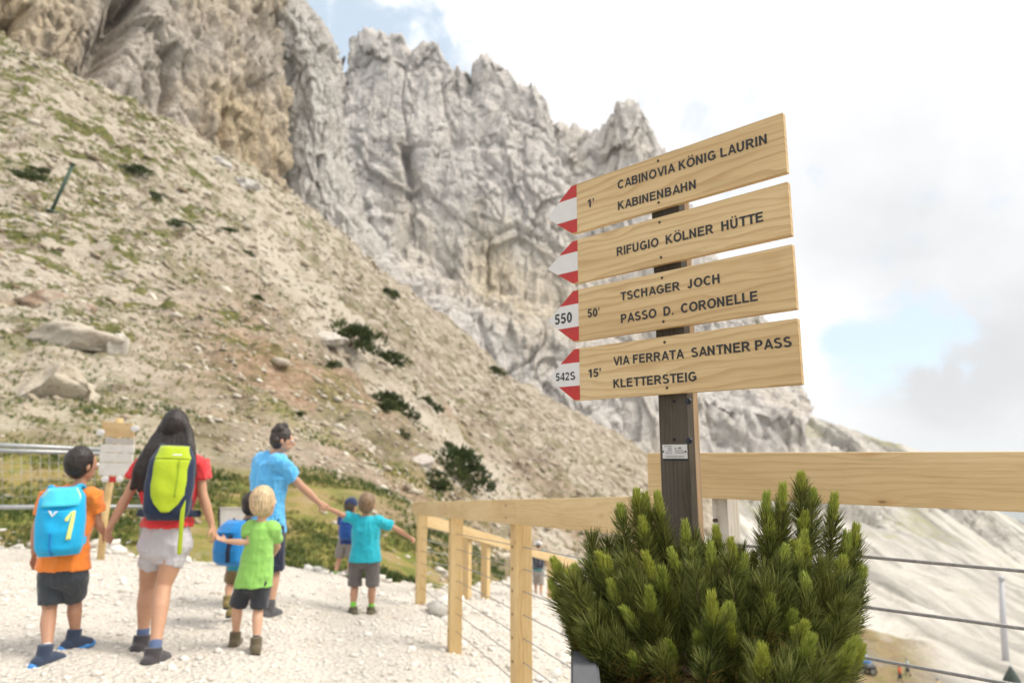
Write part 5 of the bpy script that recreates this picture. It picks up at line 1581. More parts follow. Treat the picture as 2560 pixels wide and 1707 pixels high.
def person(label, J, s, opt, group=None):
    """J: joints in world space. s: body scale against 1.75 m. opt: clothes and colours."""
    J = {k: np.asarray(v, float) for k, v in J.items()}
    vox = opt.get('vox', 0.0075)
    face = nrm(np.array([*opt.get('face', (0, 1)), 0.0])); look = nrm(np.array([*opt.get('look', opt.get('face', (0, 1))), opt.get('tilt', 0.0)]))
    right = nrm(np.cross(face, U3))
    shl, shr, hl, hr = J['shL'], J['shR'], J['hipL'], J['hipR']
    rsh = nrm(shr - shl); rhp = nrm(hr - hl)
    neck, head, pel = J['neck'], J['head'], (hl + hr) / 2
    shw = np.linalg.norm(shr - shl) / 2; hpw = max(np.linalg.norm(hr - hl) / 2 + 0.075 * s, 0.10 * s)
    shc = (shl + shr) / 2
    ft = opt.get('bulk', 1.0)
    grd = (J['anL'] + J['anR']) / 2
    e = empty('person', (float(pel[0]), float(pel[1]), float(min(J['anL'][2], J['anR'][2]) - 0.07 * s)))
    tag(e, label, 'person', group)
    M = {k: skin_mat('skin_' + opt.get('skin_name', 'fair'), opt.get('skin', (0.50, 0.305, 0.205))) for k in ('skin',)}['skin']
    # ---- body
    chest = shc * 0.72 + pel * 0.28; waist = shc * 0.38 + pel * 0.62
    hr_ = opt.get('head_r', 0.098 * s); hx, hz = hr_ * 0.80, hr_ * 1.17
    hu = nrm(U3 * 1.0 + look * -opt.get('tilt', 0.0) * 0.5); lr = nrm(np.cross(look, hu)); lf = nrm(np.cross(hu, lr))
    pr = [rings([pel - U3 * 0.045 * s, pel, waist, chest, shc - U3 * 0.02 * s, neck - U3 * 0.0], [(hpw * 0.80, 0.085 * s * ft), (hpw * 0.96, 0.100 * s * ft), (hpw * 0.83, 0.092 * s * ft), (shw * 0.86, 0.106 * s * ft), (shw * 0.74, 0.078 * s * ft), (0.050 * s, 0.050 * s)], side=rsh * 0.5 + rhp * 0.5, caps=(False, True))]
    pr.append(rings([shc - U3 * 0.01 * s, neck, head - hu * hz * 0.35], [0.075 * s, 0.052 * s, 0.050 * s]))
    pr.append(ell(head + hu * hz * 0.08 - lf * hr_ * 0.06, (hx, hr_ * 0.98, hz * 0.92), (lr, lf, hu)))
    pr.append(ell(head - hu * hz * 0.42 + lf * hr_ * 0.22, (hx * 0.72, hr_ * 0.66, hz * 0.52), (lr, lf, hu)))
    pr.append(ell(head - hu * hz * 0.16 + lf * hr_ * 0.98, (hr_ * 0.14, hr_ * 0.20, hr_ * 0.24), (lr, lf, hu), 8))
    pr.append(ell(head - hu * hz * 0.52 + lf * hr_ * 0.84, (hr_ * 0.26, hr_ * 0.10, hr_ * 0.10), (lr, lf, hu), 8))
    pr.append(ell(head + hu * hz * 0.14 + lf * hr_ * 0.86, (hr_ * 0.5, hr_ * 0.12, hr_ * 0.10), (lr, lf, hu), 8))
    for sg in (-1, 1):
        pr.append(ell(head + lr * sg * hx * 1.02 - lf * hr_ * 0.10 - hu * hz * 0.10, (hr_ * 0.09, hr_ * 0.17, hr_ * 0.27), (lr, lf, hu), 8))
    arm = opt.get('arm', 1.0) * s; leg = opt.get('leg', 1.0) * s
    for sd, sg in (('L', -1), ('R', 1)):
        sh, el_, wr = J['sh' + sd], J['el' + sd], J['wr' + sd]
        pr.append(rings([sh, sh * 0.5 + el_ * 0.5, el_, el_ * 0.62 + wr * 0.38, wr], [0.044 * arm, 0.043 * arm, 0.037 * arm, 0.039 * arm, 0.026 * arm]))
        hd = J.get('hd' + sd, wr + nrm(wr - el_) * 0.1) - wr
        pr += hand_prims(wr, hd, J.get('pn' + sd, -rsh * sg), opt.get('hand', 1.0) * s, -sg if sd == 'L' else -sg, opt.get('curl', 0.4))
        hp, kn, an = J['hip' + sd], J['kn' + sd], J['an' + sd]
        cal = kn * 0.68 + an * 0.32 - nrm(np.cross(right, an - kn)) * -0.006 * s
        back = -face * 0.012 * s
        pr.append(rings([hp, hp * 0.5 + kn * 0.5, kn, cal + back, kn * 0.3 + an * 0.7, an], [0.088 * leg, 0.076 * leg, 0.054 * leg, 0.058 * leg, 0.042 * leg, 0.035 * leg]))
        td = nrm(np.array([*opt.get('toe' + sd, opt.get('face', (0, 1))), 0.0]) + U3 * opt.get('foot' + sd, 0.0))
        pr.append(rings([an - td * 0.01 * s, an - U3 * 0.035 * s + td * 0.03 * s, an - U3 * 0.055 * s + td * 0.09 * s], [0.028 * s, 0.024 * s, 0.018 * s]))
    body = put('body', blob('body', pr, vox, 3), M, e)
    # ---- face
    if opt.get('face_parts', True):
        for sg in (-1, 1):
            c = head + lr * sg * hx * 0.42 + lf * hr_ * 0.86 + hu * hz * 0.02
            eye = put('eye', blob_free('eye', ell(c, (hr_ * 0.13,) * 3, (lr, lf, hu), 10)), M_EYE, e)
            child('pupil', blob_free('pupil', ell(c + lf * hr_ * 0.09, (hr_ * 0.07, hr_ * 0.05, hr_ * 0.07), (lr, lf, hu), 8)), M_PUPIL, eye)
        put('mouth', blob_free('mouth', ell(head - hu * hz * 0.52 + lf * hr_ * 0.88, (hr_ * 0.24, hr_ * 0.10, hr_ * 0.05), (lr, lf, hu), 8)), M_LIP, e)
    # ---- hair
    hm = hair_mat('hair_' + opt['hair_name'], opt['hair'])
    hp_ = [ell(head + hu * hz * 0.20 - lf * hr_ * 0.20, (hx * 1.10, hr_ * 0.98, hz * 0.92), (lr, lf, hu)), ell(head - hu * hz * 0.12 - lf * hr_ * 0.36, (hx * 1.02, hr_ * 0.72, hz * 0.66), (lr, lf, hu))]
    if opt.get('curly'):
        r = np.random.default_rng(5)
        for k in range(34):
            d = nrm(r.normal(size=3)); d = d if d @ lf < 0.35 else d - 2 * lf * (d @ lf)
            if d @ hu < -0.5: continue
            hp_.append(ell(head + hu * hz * 0.12 - lf * hr_ * 0.15 + d * np.array([hx, hx, hz]) * 1.0, (hr_ * 0.33,) * 3, None, 8))
    if opt.get('long_hair'):
        bk = chest - face * 0.10 * s
        top = head + hu * hz * 0.3 - lf * hr_ * 0.3
        hp_ = [ell(head + hu * hz * 0.12 - lf * hr_ * 0.18, (hx * 1.08, hr_ * 1.02, hz * 1.0), (lr, lf, hu))]
        for k, o in enumerate(np.linspace(-1, 1, 9)):
            pt = head + hu * hz * 0.45 + lr * hx * 0.62 * o - lf * hr_ * 0.30
            p0 = head - hu * hz * 0.45 + lr * hx * 1.28 * o - lf * hr_ * 0.45 * (1 - 0.5 * abs(o))
            p1 = neck + rsh * shw * 0.72 * o - face * (0.085 + 0.03 * (1 - abs(o))) * s
            p2 = neck + rsh * shw * 0.95 * o - face * 0.125 * s - U3 * 0.16 * s
            p3 = chest + rsh * shw * 0.98 * o - face * 0.125 * s - U3 * (0.01 + 0.05 * (1 - abs(o))) * s
            hp_.append(rings([pt, p0, p1, p2, p3], [(0.040 * s, 0.040 * s), (0.044 * s, 0.040 * s), (0.046 * s, 0.032 * s), (0.042 * s, 0.020 * s), (0.018 * s, 0.010 * s)], side=rsh, n=10))
    put('hair', blob('hair', hp_, vox, 2, 0.004 * s, 3), hm, e)
    if opt.get('cap'):
        cm = cloth('cap_' + opt['hair_name'], opt['cap'])
        cp_ = put('cap', blob('cap', [ell(head + hu * hz * 0.34 - lf * hr_ * 0.05, (hx * 1.2, hr_ * 1.14, hz * 0.80), (lr, lf, hu))], vox, 1), cm, e)
        br = opt.get('brim', 'front')
        if br == 'front':
            child('brim', blob_free('brim', ell(head + hu * hz * 0.18 + lf * hr_ * 1.15, (hx * 0.95, hr_ * 0.75, hz * 0.06), (lr, lf, hu), 12)), cm, cp_)
        else:
            child('brim', blob_free('brim', ell(head + hu * hz * 0.18, (hx * 1.9, hr_ * 1.8, hz * 0.07), (lr, lf, hu), 16)), cm, cp_)
    # ---- shirt
    hem = opt.get('hem', 0.05) * s
    loose = opt.get('loose', 1.0)
    low = pel - U3 * hem
    tk = 0.014 * s
    mid_ = pel if hem > -0.02 else low * 0.6 + waist * 0.4
    sp_ = [rings([low, mid_, waist, chest, shc - U3 * 0.012 * s, neck * 0.55 + shc * 0.45 + U3 * 0.012 * s],
                 [(hpw * 1.05 * loose + tk * 1.3, 0.128 * s * ft * loose + tk * 1.3), (hpw * 1.01 * loose + tk * 1.2, 0.124 * s * ft * loose + tk * 1.2), (hpw * 0.88 * loose + tk, 0.106 * s * ft * loose + tk), (shw * 0.99 + tk, 0.124 * s * ft + tk), (shw * 0.92 + tk, 0.100 * s * ft + tk), (0.078 * s, 0.074 * s)], side=rsh * 0.5 + rhp * 0.5, caps=(False, False), n=20)]
    sl = opt.get('sleeve', 0.62)
    for sd in 'LR':
        sh, el_ = J['sh' + sd], J['el' + sd]
        sp_.append(ell(sh + (shc - sh) * 0.18, (0.070 * arm + tk, 0.070 * arm + tk, 0.062 * arm + tk)))
        sp_.append(rings([sh + (chest - sh) * 0.12, sh, sh + (el_ - sh) * sl * 0.6, sh + (el_ - sh) * sl], [0.072 * arm + tk * 0.3, 0.064 * arm + tk, 0.058 * arm + tk, 0.061 * arm + tk], caps=(True, False)))
    put('shirt', blob('shirt', sp_, vox, 2, 0.0105 * s, opt.get('seed', 1)), cloth('shirt_' + opt['shirt_name'], opt['shirt']), e)
    # ---- shorts
    lg = opt.get('shorts_len', 0.85); fl = opt.get('flare', 1.0)
    wst = pel + (waist - pel) * opt.get('rise', 0.5)
    so = [rings([wst, pel, pel - U3 * 0.07 * s, pel - U3 * 0.115 * s], [(hpw * 0.92 + tk * 0.5, 0.105 * s * ft + tk * 0.5), (hpw * 1.0 + tk * 0.6, 0.116 * s * ft + tk * 0.6), (hpw * 0.90 + tk, 0.102 * s * ft + tk), (hpw * 0.45, 0.060 * s * ft)], side=rhp, caps=(False, False), n=20)]
    for sd in 'LR':
        hp, kn = J['hip' + sd], J['kn' + sd]
        so.append(rings([hp + U3 * 0.03 * s, hp, hp + (kn - hp) * lg * 0.5, hp + (kn - hp) * lg], [0.086 * leg + tk, 0.094 * leg + tk, (0.086 * fl * leg + tk), (0.080 * fl * leg + tk)], caps=(True, False), n=16))
    put('shorts', blob('shorts', so, vox, 2, 0.008 * s, opt.get('seed', 1) + 2), cloth('shorts_' + opt['shorts_name'], opt['shorts']), e)
    # ---- socks and shoes
    for sd in 'LR':
        kn, an = J['kn' + sd], J['an' + sd]
        up = nrm(kn - an)
        put('sock', blob('sock', [rings([an - up * 0.02 * s, an + up * 0.03 * s, an + up * opt.get('sock_h', 0.075) * s], [0.042 * s, 0.041 * s, 0.043 * s], caps=(True, False))], vox * 0.8, 1), cloth('sock_' + opt['sock_name'], opt['sock']), e)
        td = nrm(np.array([*opt.get('toe' + sd, opt.get('face', (0, 1))), 0.0]) + U3 * opt.get('foot' + sd, 0.0))
        tu = nrm(U3 - td * td[2]); ts = np.cross(td, tu)
        k = opt.get('shoe_k', 1.0) * s * 1.14
        f0 = an - tu * 0.048 * k
        up_p = [rings([f0 - td * 0.055 * k, f0 - td * 0.01 * k + tu * 0.012 * k, f0 + td * 0.048 * k, f0 + td * 0.098 * k - tu * 0.006 * k], [(0.045 * k, 0.048 * k), (0.050 * k, 0.060 * k), (0.050 * k, 0.052 * k), (0.044 * k, 0.036 * k)], side=ts),
                rings([f0 - td * 0.02 * k, an - td * 0.008 * k + tu * opt.get('boot', 0.02) * k], [0.050 * k, 0.049 * k], caps=(True, False))]
        shoe = put('shoe', blob('shoe', up_p, vox * 0.8, 1), cloth('shoe_' + opt['shoe_name'], opt['shoe']), e)
        q_ = opt.get('sole_h', 0.017)
        g0 = f0 - tu * (0.053 - q_) * k
        child('sole', blob('sole', [rings([g0 - td * 0.082 * k, g0 + td * 0.0 * k, g0 + td * 0.065 * k, g0 + td * 0.122 * k], [(0.036 * k, q_ * k), (0.044 * k, q_ * k), (0.052 * k, q_ * k), (0.036 * k, q_ * 0.85 * k)], side=ts)], vox * 0.8, 1), material_plain('sole_' + opt['shoe_name'], opt.get('sole', (0.03, 0.028, 0.026))), shoe)
        if opt.get('trim'):
            child('trim', blob('trim', [rings([f0 - td * 0.052 * k + tu * 0.035 * k, f0 - td * 0.058 * k], [(0.020 * k, 0.012 * k), (0.024 * k, 0.012 * k)], side=ts), ell(f0 + td * 0.04 * k + tu * 0.03 * k, (0.03 * k, 0.03 * k, 0.018 * k), (ts, td, tu), 8)], vox * 0.7, 1), material_plain('trim_' + opt['shoe_name'], opt['trim']), shoe)
    return e
def material_plain(name, col): return plain(name, col, 0.8, 0.15, 40)
def blob_free(name, prim):
    v, f = prim
    me = bpy.data.meshes.new(name); me.from_pydata(v.tolist(), [], f)
    for p in me.polygons: p.use_smooth = True
    return me
def joints(Y0, **k):
    return {a: (P(b[0], b[1], Y0 + (b[2] if len(b) > 2 else 0.0)) if not isinstance(b, np.ndarray) else b) for a, b in k.items()}

# where the hands meet
HW_L = P(268, 1338, 4.74); HW_R = P(538, 1343, 4.93); HM = P(812, 1266, 6.72)
SK = (0.49, 0.285, 0.185)
# --- boy in orange
person('boy in orange shirt and dark shorts with blue backpack, leftmost of the walkers',
       joints(4.62, head=(205, 1162), neck=(200, 1213), shL=(124, 1236), shR=(234, 1240), elL=(90, 1325, -0.03), wrL=(86, 1383, 0.05), hdL=(84, 1404, 0.06), elR=(243, 1303, 0.06), wrR=(256, 1327, 0.10), hdR=HW_L,
              hipL=(128, 1436), hipR=(186, 1436), knL=(124, 1522, -0.02), knR=(187, 1500, 0.10), anL=(116, 1632, -0.22), anR=(188, 1592, 0.12)), 1.30 / 1.75,
       dict(face=(0.15, 1), look=(0.45, 1), skin=(0.42, 0.235, 0.15), skin_name='tanned', hair=(0.022, 0.016, 0.013), hair_name='black_short', head_r=0.096, shirt=(0.76, 0.215, 0.035), shirt_name='orange', hem=-0.05, loose=1.08,
            shorts=(0.045, 0.052, 0.06), shorts_name='charcoal', shorts_len=0.86, flare=0.98, sock=(0.62, 0.60, 0.58), sock_name='white', shoe=(0.035, 0.05, 0.085), shoe_name='black_blue', sole=(0.06, 0.25, 0.60), sole_h=0.034, shoe_k=1.05, toeL=(0.35, 0.9), toeR=(0.45, 0.85), arm=1.02, leg=1.03, boot=0.06, seed=3))
# --- woman
person('long haired woman in red top and light grey shorts with lime backpack',
       joints(4.89, head=(441, 1068), neck=(438, 1126), shL=(360, 1160), shR=(497, 1162), elL=(321, 1236, -0.05), wrL=(280, 1306, -0.13), hdL=HW_L, elR=(506, 1234, 0.0), wrR=(529, 1308, 0.03), hdR=HW_R,
              hipL=(384, 1362), hipR=(442, 1362), knL=(368, 1466, 0.10), knR=(409, 1464, -0.04), anL=(356, 1598, 0.06), anR=(386, 1630, -0.24)), 1.68 / 1.75,
       dict(face=(0.05, 1), look=(0.1, 1), tilt=-0.1, skin=SK, skin_name='light', hair=(0.018, 0.012, 0.010), hair_name='long_black', long_hair=True, head_r=0.098, shirt=(0.66, 0.045, 0.05), shirt_name='red', hem=-0.135, sleeve=0.5, loose=0.98,
            shorts=(0.50, 0.48, 0.50), shorts_name='light_grey', rise=0.85, shorts_len=0.50, flare=0.80, sock=(0.10, 0.14, 0.25), sock_name='slate', shoe=(0.055, 0.05, 0.055), shoe_name='black_grey', sole=(0.30, 0.13, 0.10), trim=(0.5, 0.48, 0.46), toeL=(-0.05, 1), toeR=(0.12, 1), arm=0.92, leg=0.98, bulk=0.95, boot=0.03, seed=5, curl=0.5))
# --- blond boy in green
person('small blond boy in lime green shirt holding the woman by the hand',
       joints(5.04, head=(660, 1257), neck=(654, 1300), shL=(623, 1316), shR=(683, 1320), elL=(622, 1356, -0.06), wrL=(568, 1352, -0.10), hdL=HW_R, elR=(694, 1366, 0.14), wrR=(672, 1398, 0.24),
              hipL=(614, 1455), hipR=(654, 1455), knL=(594, 1515, 0.03), knR=(646, 1521, 0.0), anL=(589, 1592, 0.08), anR=(640, 1606, -0.08)), 1.10 / 1.75,
       dict(face=(0.1, 1), look=(0.25, 1), skin=(0.56, 0.345, 0.235), skin_name='fair', hair=(0.52, 0.39, 0.23), hair_name='blond', head_r=0.099, shirt=(0.255, 0.52, 0.115), shirt_name='lime_green', hem=0.04, loose=1.12,
            shorts=(0.035, 0.038, 0.045), shorts_name='black', shorts_len=0.95, flare=0.98, sock=(0.03, 0.035, 0.07), sock_name='navy', shoe=(0.115, 0.092, 0.055), shoe_name='olive_boot', toeL=(-0.1, 1), toeR=(-0.45, 1), leg=1.02, boot=0.05, shoe_k=1.12, seed=7))
# --- small child half hidden
person('small child with dark hair and blue backpack, mostly hidden behind the blond boy',
       joints(5.78, head=(632, 1262), neck=(616, 1298), shL=(588, 1312), shR=(634, 1314), elL=(578, 1348, 0.02), wrL=(590, 1376, 0.12), elR=(640, 1352, 0.02), wrR=(636, 1382, 0.1),
              hipL=(588, 1412), hipR=(616, 1412), knL=(576, 1455, 0.05), knR=(604, 1458, 0.05), anL=(568, 1498, -0.2), anR=(580, 1520, 0.02)), 0.98 / 1.75,
       dict(face=(0.2, 1), skin=SK, skin_name='light', hair=(0.03, 0.022, 0.017), hair_name='dark_child', head_r=0.088, shirt=(0.03, 0.30, 0.42), shirt_name='petrol', hem=0.06,
            shorts=(0.20, 0.15, 0.07), shorts_name='brown', shorts_len=0.9, sock=(0.25, 0.20, 0.05), sock_name='mustard', shoe=(0.20, 0.16, 0.06), shoe_name='tan_boot', toeL=(-0.3, 1), boot=0.05, seed=9, vox=0.008))
# --- man in light blue
person('dark haired man in light blue t-shirt reaching back to the boy in turquoise',
       joints(6.42, head=(707, 1100), neck=(692, 1128), shL=(655, 1150, 0.16), shR=(698, 1156, -0.12), elL=(640, 1230, 0.20), wrL=(628, 1292, 0.16), elR=(752, 1214, 0.05), wrR=(797, 1256, 0.25), hdR=HM,
              hipL=(652, 1318, 0.06), hipR=(680, 1318, -0.04), knL=(664, 1420, 0.28), knR=(687, 1424, 0.0), anL=(648, 1512, 0.30), anR=(674, 1520, -0.06)), 1.74 / 1.75,
       dict(face=(0.45, 1), look=(1.0, 0.35), tilt=-0.2, skin=(0.50, 0.30, 0.205), skin_name='man', hair=(0.035, 0.025, 0.020), hair_name='dark_curls', curly=True, head_r=0.100, shirt=(0.105, 0.42, 0.75), shirt_name='sky_blue', hem=0.04, bulk=1.1, loose=1.02,
            shorts=(0.022, 0.026, 0.05), shorts_name='navy', shorts_len=1.0, sock=(0.05, 0.05, 0.06), sock_name='dark', shoe=(0.075, 0.075, 0.08), shoe_name='grey_boot', boot=0.06, toeL=(0.4, 1), toeR=(0.35, 1), seed=11, leg=0.95, curl=0.6))
# --- boy in turquoise
person('boy in turquoise t-shirt with both arms stretched out, touching the fence post',
       joints(7.06, head=(917, 1260), neck=(914, 1288), shL=(884, 1298), shR=(950, 1302), elL=(850, 1284, -0.08), wrL=(824, 1271, -0.25), hdL=HM, elR=(992, 1322, 0.10), wrR=(1028, 1345, 0.22), hdR=(1040, 1352, 0.30),
              hipL=(892, 1398), hipR=(932, 1398), knL=(887, 1464, 0.03), knR=(930, 1466, 0.0), anL=(882, 1522, -0.04), anR=(928, 1522, 0.05)), 1.22 / 1.75,
       dict(face=(0.05, 1), look=(-0.1, 1), skin=(0.47, 0.27, 0.175), skin_name='boy', hair=(0.20, 0.13, 0.075), hair_name='light_brown', head_r=0.096, shirt=(0.022, 0.40, 0.50), shirt_name='turquoise', hem=0.02, loose=1.1,
            shorts=(0.135, 0.12, 0.115), shorts_name='taupe', shorts_len=0.97, flare=1.0, sock=(0.20, 0.55, 0.06), sock_name='neon_green', sock_h=0.10, shoe=(0.095, 0.085, 0.05), shoe_name='olive_shoe', toeL=(-0.6, 0.9), toeR=(0.1, 1), boot=0.03, shoe_k=1.1, seed=13, vox=0.008))
# --- child with cap further on
person('child with navy cap and navy backpack behind the boy in turquoise',
       joints(8.95, head=(878, 1264), neck=(873, 1284), shL=(853, 1293), shR=(893, 1295), elL=(848, 1321), wrL=(852, 1343, 0.1), elR=(898, 1323), wrR=(895, 1345, 0.1),
              hipL=(858, 1354), hipR=(878, 1354), knL=(847, 1400, 0.05), knR=(876, 1398, 0.0), anL=(838, 1436, -0.05), anR=(873, 1440, -0.15)), 1.02 / 1.75,
       dict(face=(0.3, 1), look=(0.5, 1), skin=SK, skin_name='light', hair=(0.06, 0.045, 0.03), hair_name='brown_capped', cap=(0.02, 0.03, 0.08), head_r=0.085, shirt=(0.018, 0.04, 0.17), shirt_name='navy', hem=0.03,
            shorts=(0.20, 0.18, 0.165), shorts_name='grey', shorts_len=0.8, flare=1.15, sock=(0.2, 0.4, 0.1), sock_name='green', shoe=(0.05, 0.05, 0.045), shoe_name='dark_shoe', vox=0.009, seed=15, face_parts=False))

def standing(u, v_foot, Y, H, face, stride=0.18):
    """Joints of a person who walks or stands, from a measured template."""
    g = np.array(hit(u, v_foot, 15.0)) if Y > 30 else P(u, v_foot, Y); s = H / 1.75 * (g[1] / Y if Y > 30 else 1.0)
    g = g if Y < 30 else np.array([g[0], g[1], float(surf_z(g[0], g[1])[0])])
    f = nrm(np.array([*face, 0.0])); r = np.cross(f, U3)
    def at(x, y, z): return g + r * x * s + f * y * s + U3 * z * s
    return dict(head=at(0, 0.03, 1.63), neck=at(0, 0, 1.46), shL=at(-0.18, 0, 1.40), shR=at(0.18, 0, 1.40), elL=at(-0.25, -0.03, 1.12), elR=at(0.25, 0.02, 1.12), wrL=at(-0.22, 0.14, 0.93), wrR=at(0.22, 0.16, 0.95),
                hipL=at(-0.085, 0, 0.90), hipR=at(0.085, 0, 0.90), knL=at(-0.09, stride * 0.6, 0.49), knR=at(0.09, -stride * 0.2, 0.49), anL=at(-0.09, stride, 0.09), anR=at(0.09, -stride, 0.09)), s
J_, s_ = standing(1346, 1494, 22.2, 1.72, (0.1, 1))
person('hiker in white sun hat with dark backpack seen beyond the rear fence', J_, s_,
       dict(face=(0.1, 1), skin=SK, skin_name='light', hair=(0.08, 0.06, 0.04), hair_name='brown_hat', cap=(0.62, 0.61, 0.60), brim='round', head_r=0.10, shirt=(0.10, 0.32, 0.36), shirt_name='teal_grey', hem=0.06, shorts=(0.30, 0.27, 0.24), shorts_name='stone', shorts_len=1.2,
            sock=(0.3, 0.28, 0.26), sock_name='grey', shoe=(0.06, 0.06, 0.06), shoe_name='walking_shoe', vox=0.02, face_parts=False))
FAR = []
for (u, v, Y, H, fc, lab, sh, shn, so, son, hr, hn) in (
    (2252, 1708, 80, 1.70, (-0.6, 1), 'tiny far walker in orange red jacket below the lowest wire rope', (0.62, 0.10, 0.03), 'orange_red', (0.05, 0.05, 0.06), 'black_far', (0.05, 0.035, 0.025), 'far_a'),
    (2272, 1704, 81, 1.78, (-0.6, 1), 'tiny far walker in pale grey green beside the orange red one', (0.34, 0.40, 0.38), 'grey_green', (0.06, 0.065, 0.08), 'slate_far', (0.30, 0.28, 0.25), 'far_b'),
    (2348, 1746, 66, 1.72, (-0.5, 1), 'tiny far walker in tan with a grey cap, right of the pair', (0.50, 0.37, 0.22), 'tan', (0.10, 0.10, 0.12), 'grey_far', (0.25, 0.27, 0.30), 'far_c')):
    J_, s_ = standing(u, v, Y, H, fc)
    person(lab, J_, s_, dict(face=fc, skin=SK, skin_name='light', hair=hr, hair_name=hn, head_r=0.11, shirt=sh, shirt_name=shn, hem=0.08, sleeve=0.98, shorts=so, shorts_name=son, shorts_len=1.6, sock=(0.1, 0.1, 0.1), sock_name='far', shoe=(0.05, 0.05, 0.05), shoe_name='far_shoe', vox=0.03, face_parts=False))

# ================================================================== backpacks
def pack(label, c, face, up, w, h, d, main, side_col, opt):
    """c: centre of the panel that lies on the back. Superelliptic bag with lid, side panel, straps."""
    f = nrm(np.asarray(face, float)); up = nrm(up); out = -nrm(f - up * (f @ up)); r = np.cross(-out, up)
    e = empty('backpack', tuple(c - up * h / 2)); tag(e, label, 'backpack')
    def width(t):      # half width along the height, t from 0 foot to 1 top
        return np.interp(t, opt.get('wt', [0, 0.12, 0.5, 0.85, 1.0]), opt.get('ww', [0.80, 0.95, 1.0, 0.92, 0.62])) * w / 2
    def depth(t):
        return np.interp(t, [0, 0.10, 0.35, 0.75, 0.95, 1.0], opt.get('dd', [0.70, 0.95, 1.0, 0.85, 0.5, 0.25])) * d
    def surf(a, t, lift=0.0):
        """a from -1 to 1 across, t up the outer face"""
        a = np.clip(a, -1, 1)
        return c + up * (t - 0.5) * h + r * a * width(t) + out * (depth(t) * (1 - abs(a) ** 3.2) ** 0.55 + lift)
    def skin(nm, a0, a1, t0, t1, mat, lift, par, fold=0.0, shape=None, na=18, nt_=26):
        V = []; Fc = []
        for i in range(nt_):
            t = t0 + (t1 - t0) * i / (nt_ - 1)
            lo, hi = (a0, a1) if shape is None else shape((i / (nt_ - 1)))
            for j in range(na):
                a = lo + (hi - lo) * j / (na - 1)
                wv = fold * (math.sin(a * 7 + t * 11) + math.sin(t * 23 + a * 3))
                V.append(surf(a, t, lift + wv))
        for i in range(nt_ - 1):
            for j in range(na - 1):
                k = i * na + j; Fc.append((k, k + 1, k + na + 1, k + na))
        n0 = len(V)
        for q in list(V): V.append(q - out * (lift + 0.004))          # the cloth's inner side, so that it has thickness
        for i in range(nt_ - 1):
            for j in range(na - 1):
                k = n0 + i * na + j; Fc.append((k + na, k + na + 1, k + 1, k))
        edge = [i * na for i in range(nt_)] + [(nt_ - 1) * na + j for j in range(1, na)] + [i * na + na - 1 for i in range(nt_ - 2, -1, -1)] + [j for j in range(na - 2, 0, -1)]
        for i in range(len(edge)):
            a_, b_ = edge[i], edge[(i + 1) % len(edge)]; Fc.append((b_, a_, a_ + n0, b_ + n0))
        me = bpy.data.meshes.new(nm); me.from_pydata([tuple(v) for v in V], [], Fc)
        for p in me.polygons: p.use_smooth = True
        bm = bmesh.new(); bm.from_mesh(me); bmesh.ops.recalc_face_normals(bm, faces=bm.faces); bm.to_mesh(me); bm.free()
        return put(nm, me, mat, e) if par is None else child(nm, me, mat, par)
    # bag: full body
    V = []; Fc = []; na, nt_ = 28, 28
    for i in range(nt_):
        t = i / (nt_ - 1)
        for j in range(na):
            an = 2 * math.pi * j / na
            ca, sa_ = math.cos(an), math.sin(an)
            x = math.copysign(abs(ca) ** 0.7, ca) * width(t)
            y = (math.copysign(abs(sa_) ** 0.7, sa_) + 1) / 2 * depth(t)
            V.append(c + up * (t - 0.5) * h + r * x + out * (y - 0.01))
    for i in range(nt_ - 1):
        for j in range(na):
            j2 = (j + 1) % na; Fc.append((i * na + j, i * na + j2, (i + 1) * na + j2, (i + 1) * na + j))
    Fc.append(tuple(range(na))[::-1]); Fc.append(tuple(range((nt_ - 1) * na, nt_ * na)))
    me = bpy.data.meshes.new('bag'); me.from_pydata([tuple(v) for v in V], [], Fc)
    for p in me.polygons: p.use_smooth = True
    bag = put('bag', me, side_col, e)
    kk = opt.get('k', 0.75)
    for sg in (-1, 1):
        # shoulder straps run over the shoulder to the front and back under the arm
        p = [c + up * h * 0.44 + r * sg * w * 0.20 + out * 0.015, c + up * (h * 0.50) + r * sg * w * 0.30 - out * 0.03, c + up * (h * 0.45) + r * sg * w * 0.34 - out * 0.10 * kk, c + up * h * 0.2 + r * sg * w * 0.34 - out * 0.20 * kk, c - up * h * 0.18 + r * sg * w * 0.38 - out * 0.13 * kk, c - up * h * 0.36 + r * sg * w * 0.42 + out * 0.01]
        tt = np.linspace(0, 5, 26); pp = np.array([[np.interp(x, range(6), [q[k] for q in p]) for k in range(3)] for x in tt])
        for _ in range(3): pp[1:-1] = (pp[:-2] + 2 * pp[1:-1] + pp[2:]) / 4
        v_, f_ = rings(pp, [(0.006, 0.022)] * 26, side=out, n=8)
        put('strap', blob_free('strap', (v_, f_)), opt['strap'], e)
    return e, skin, surf, bag, dict(r=r, up=up, out=out, c=c)

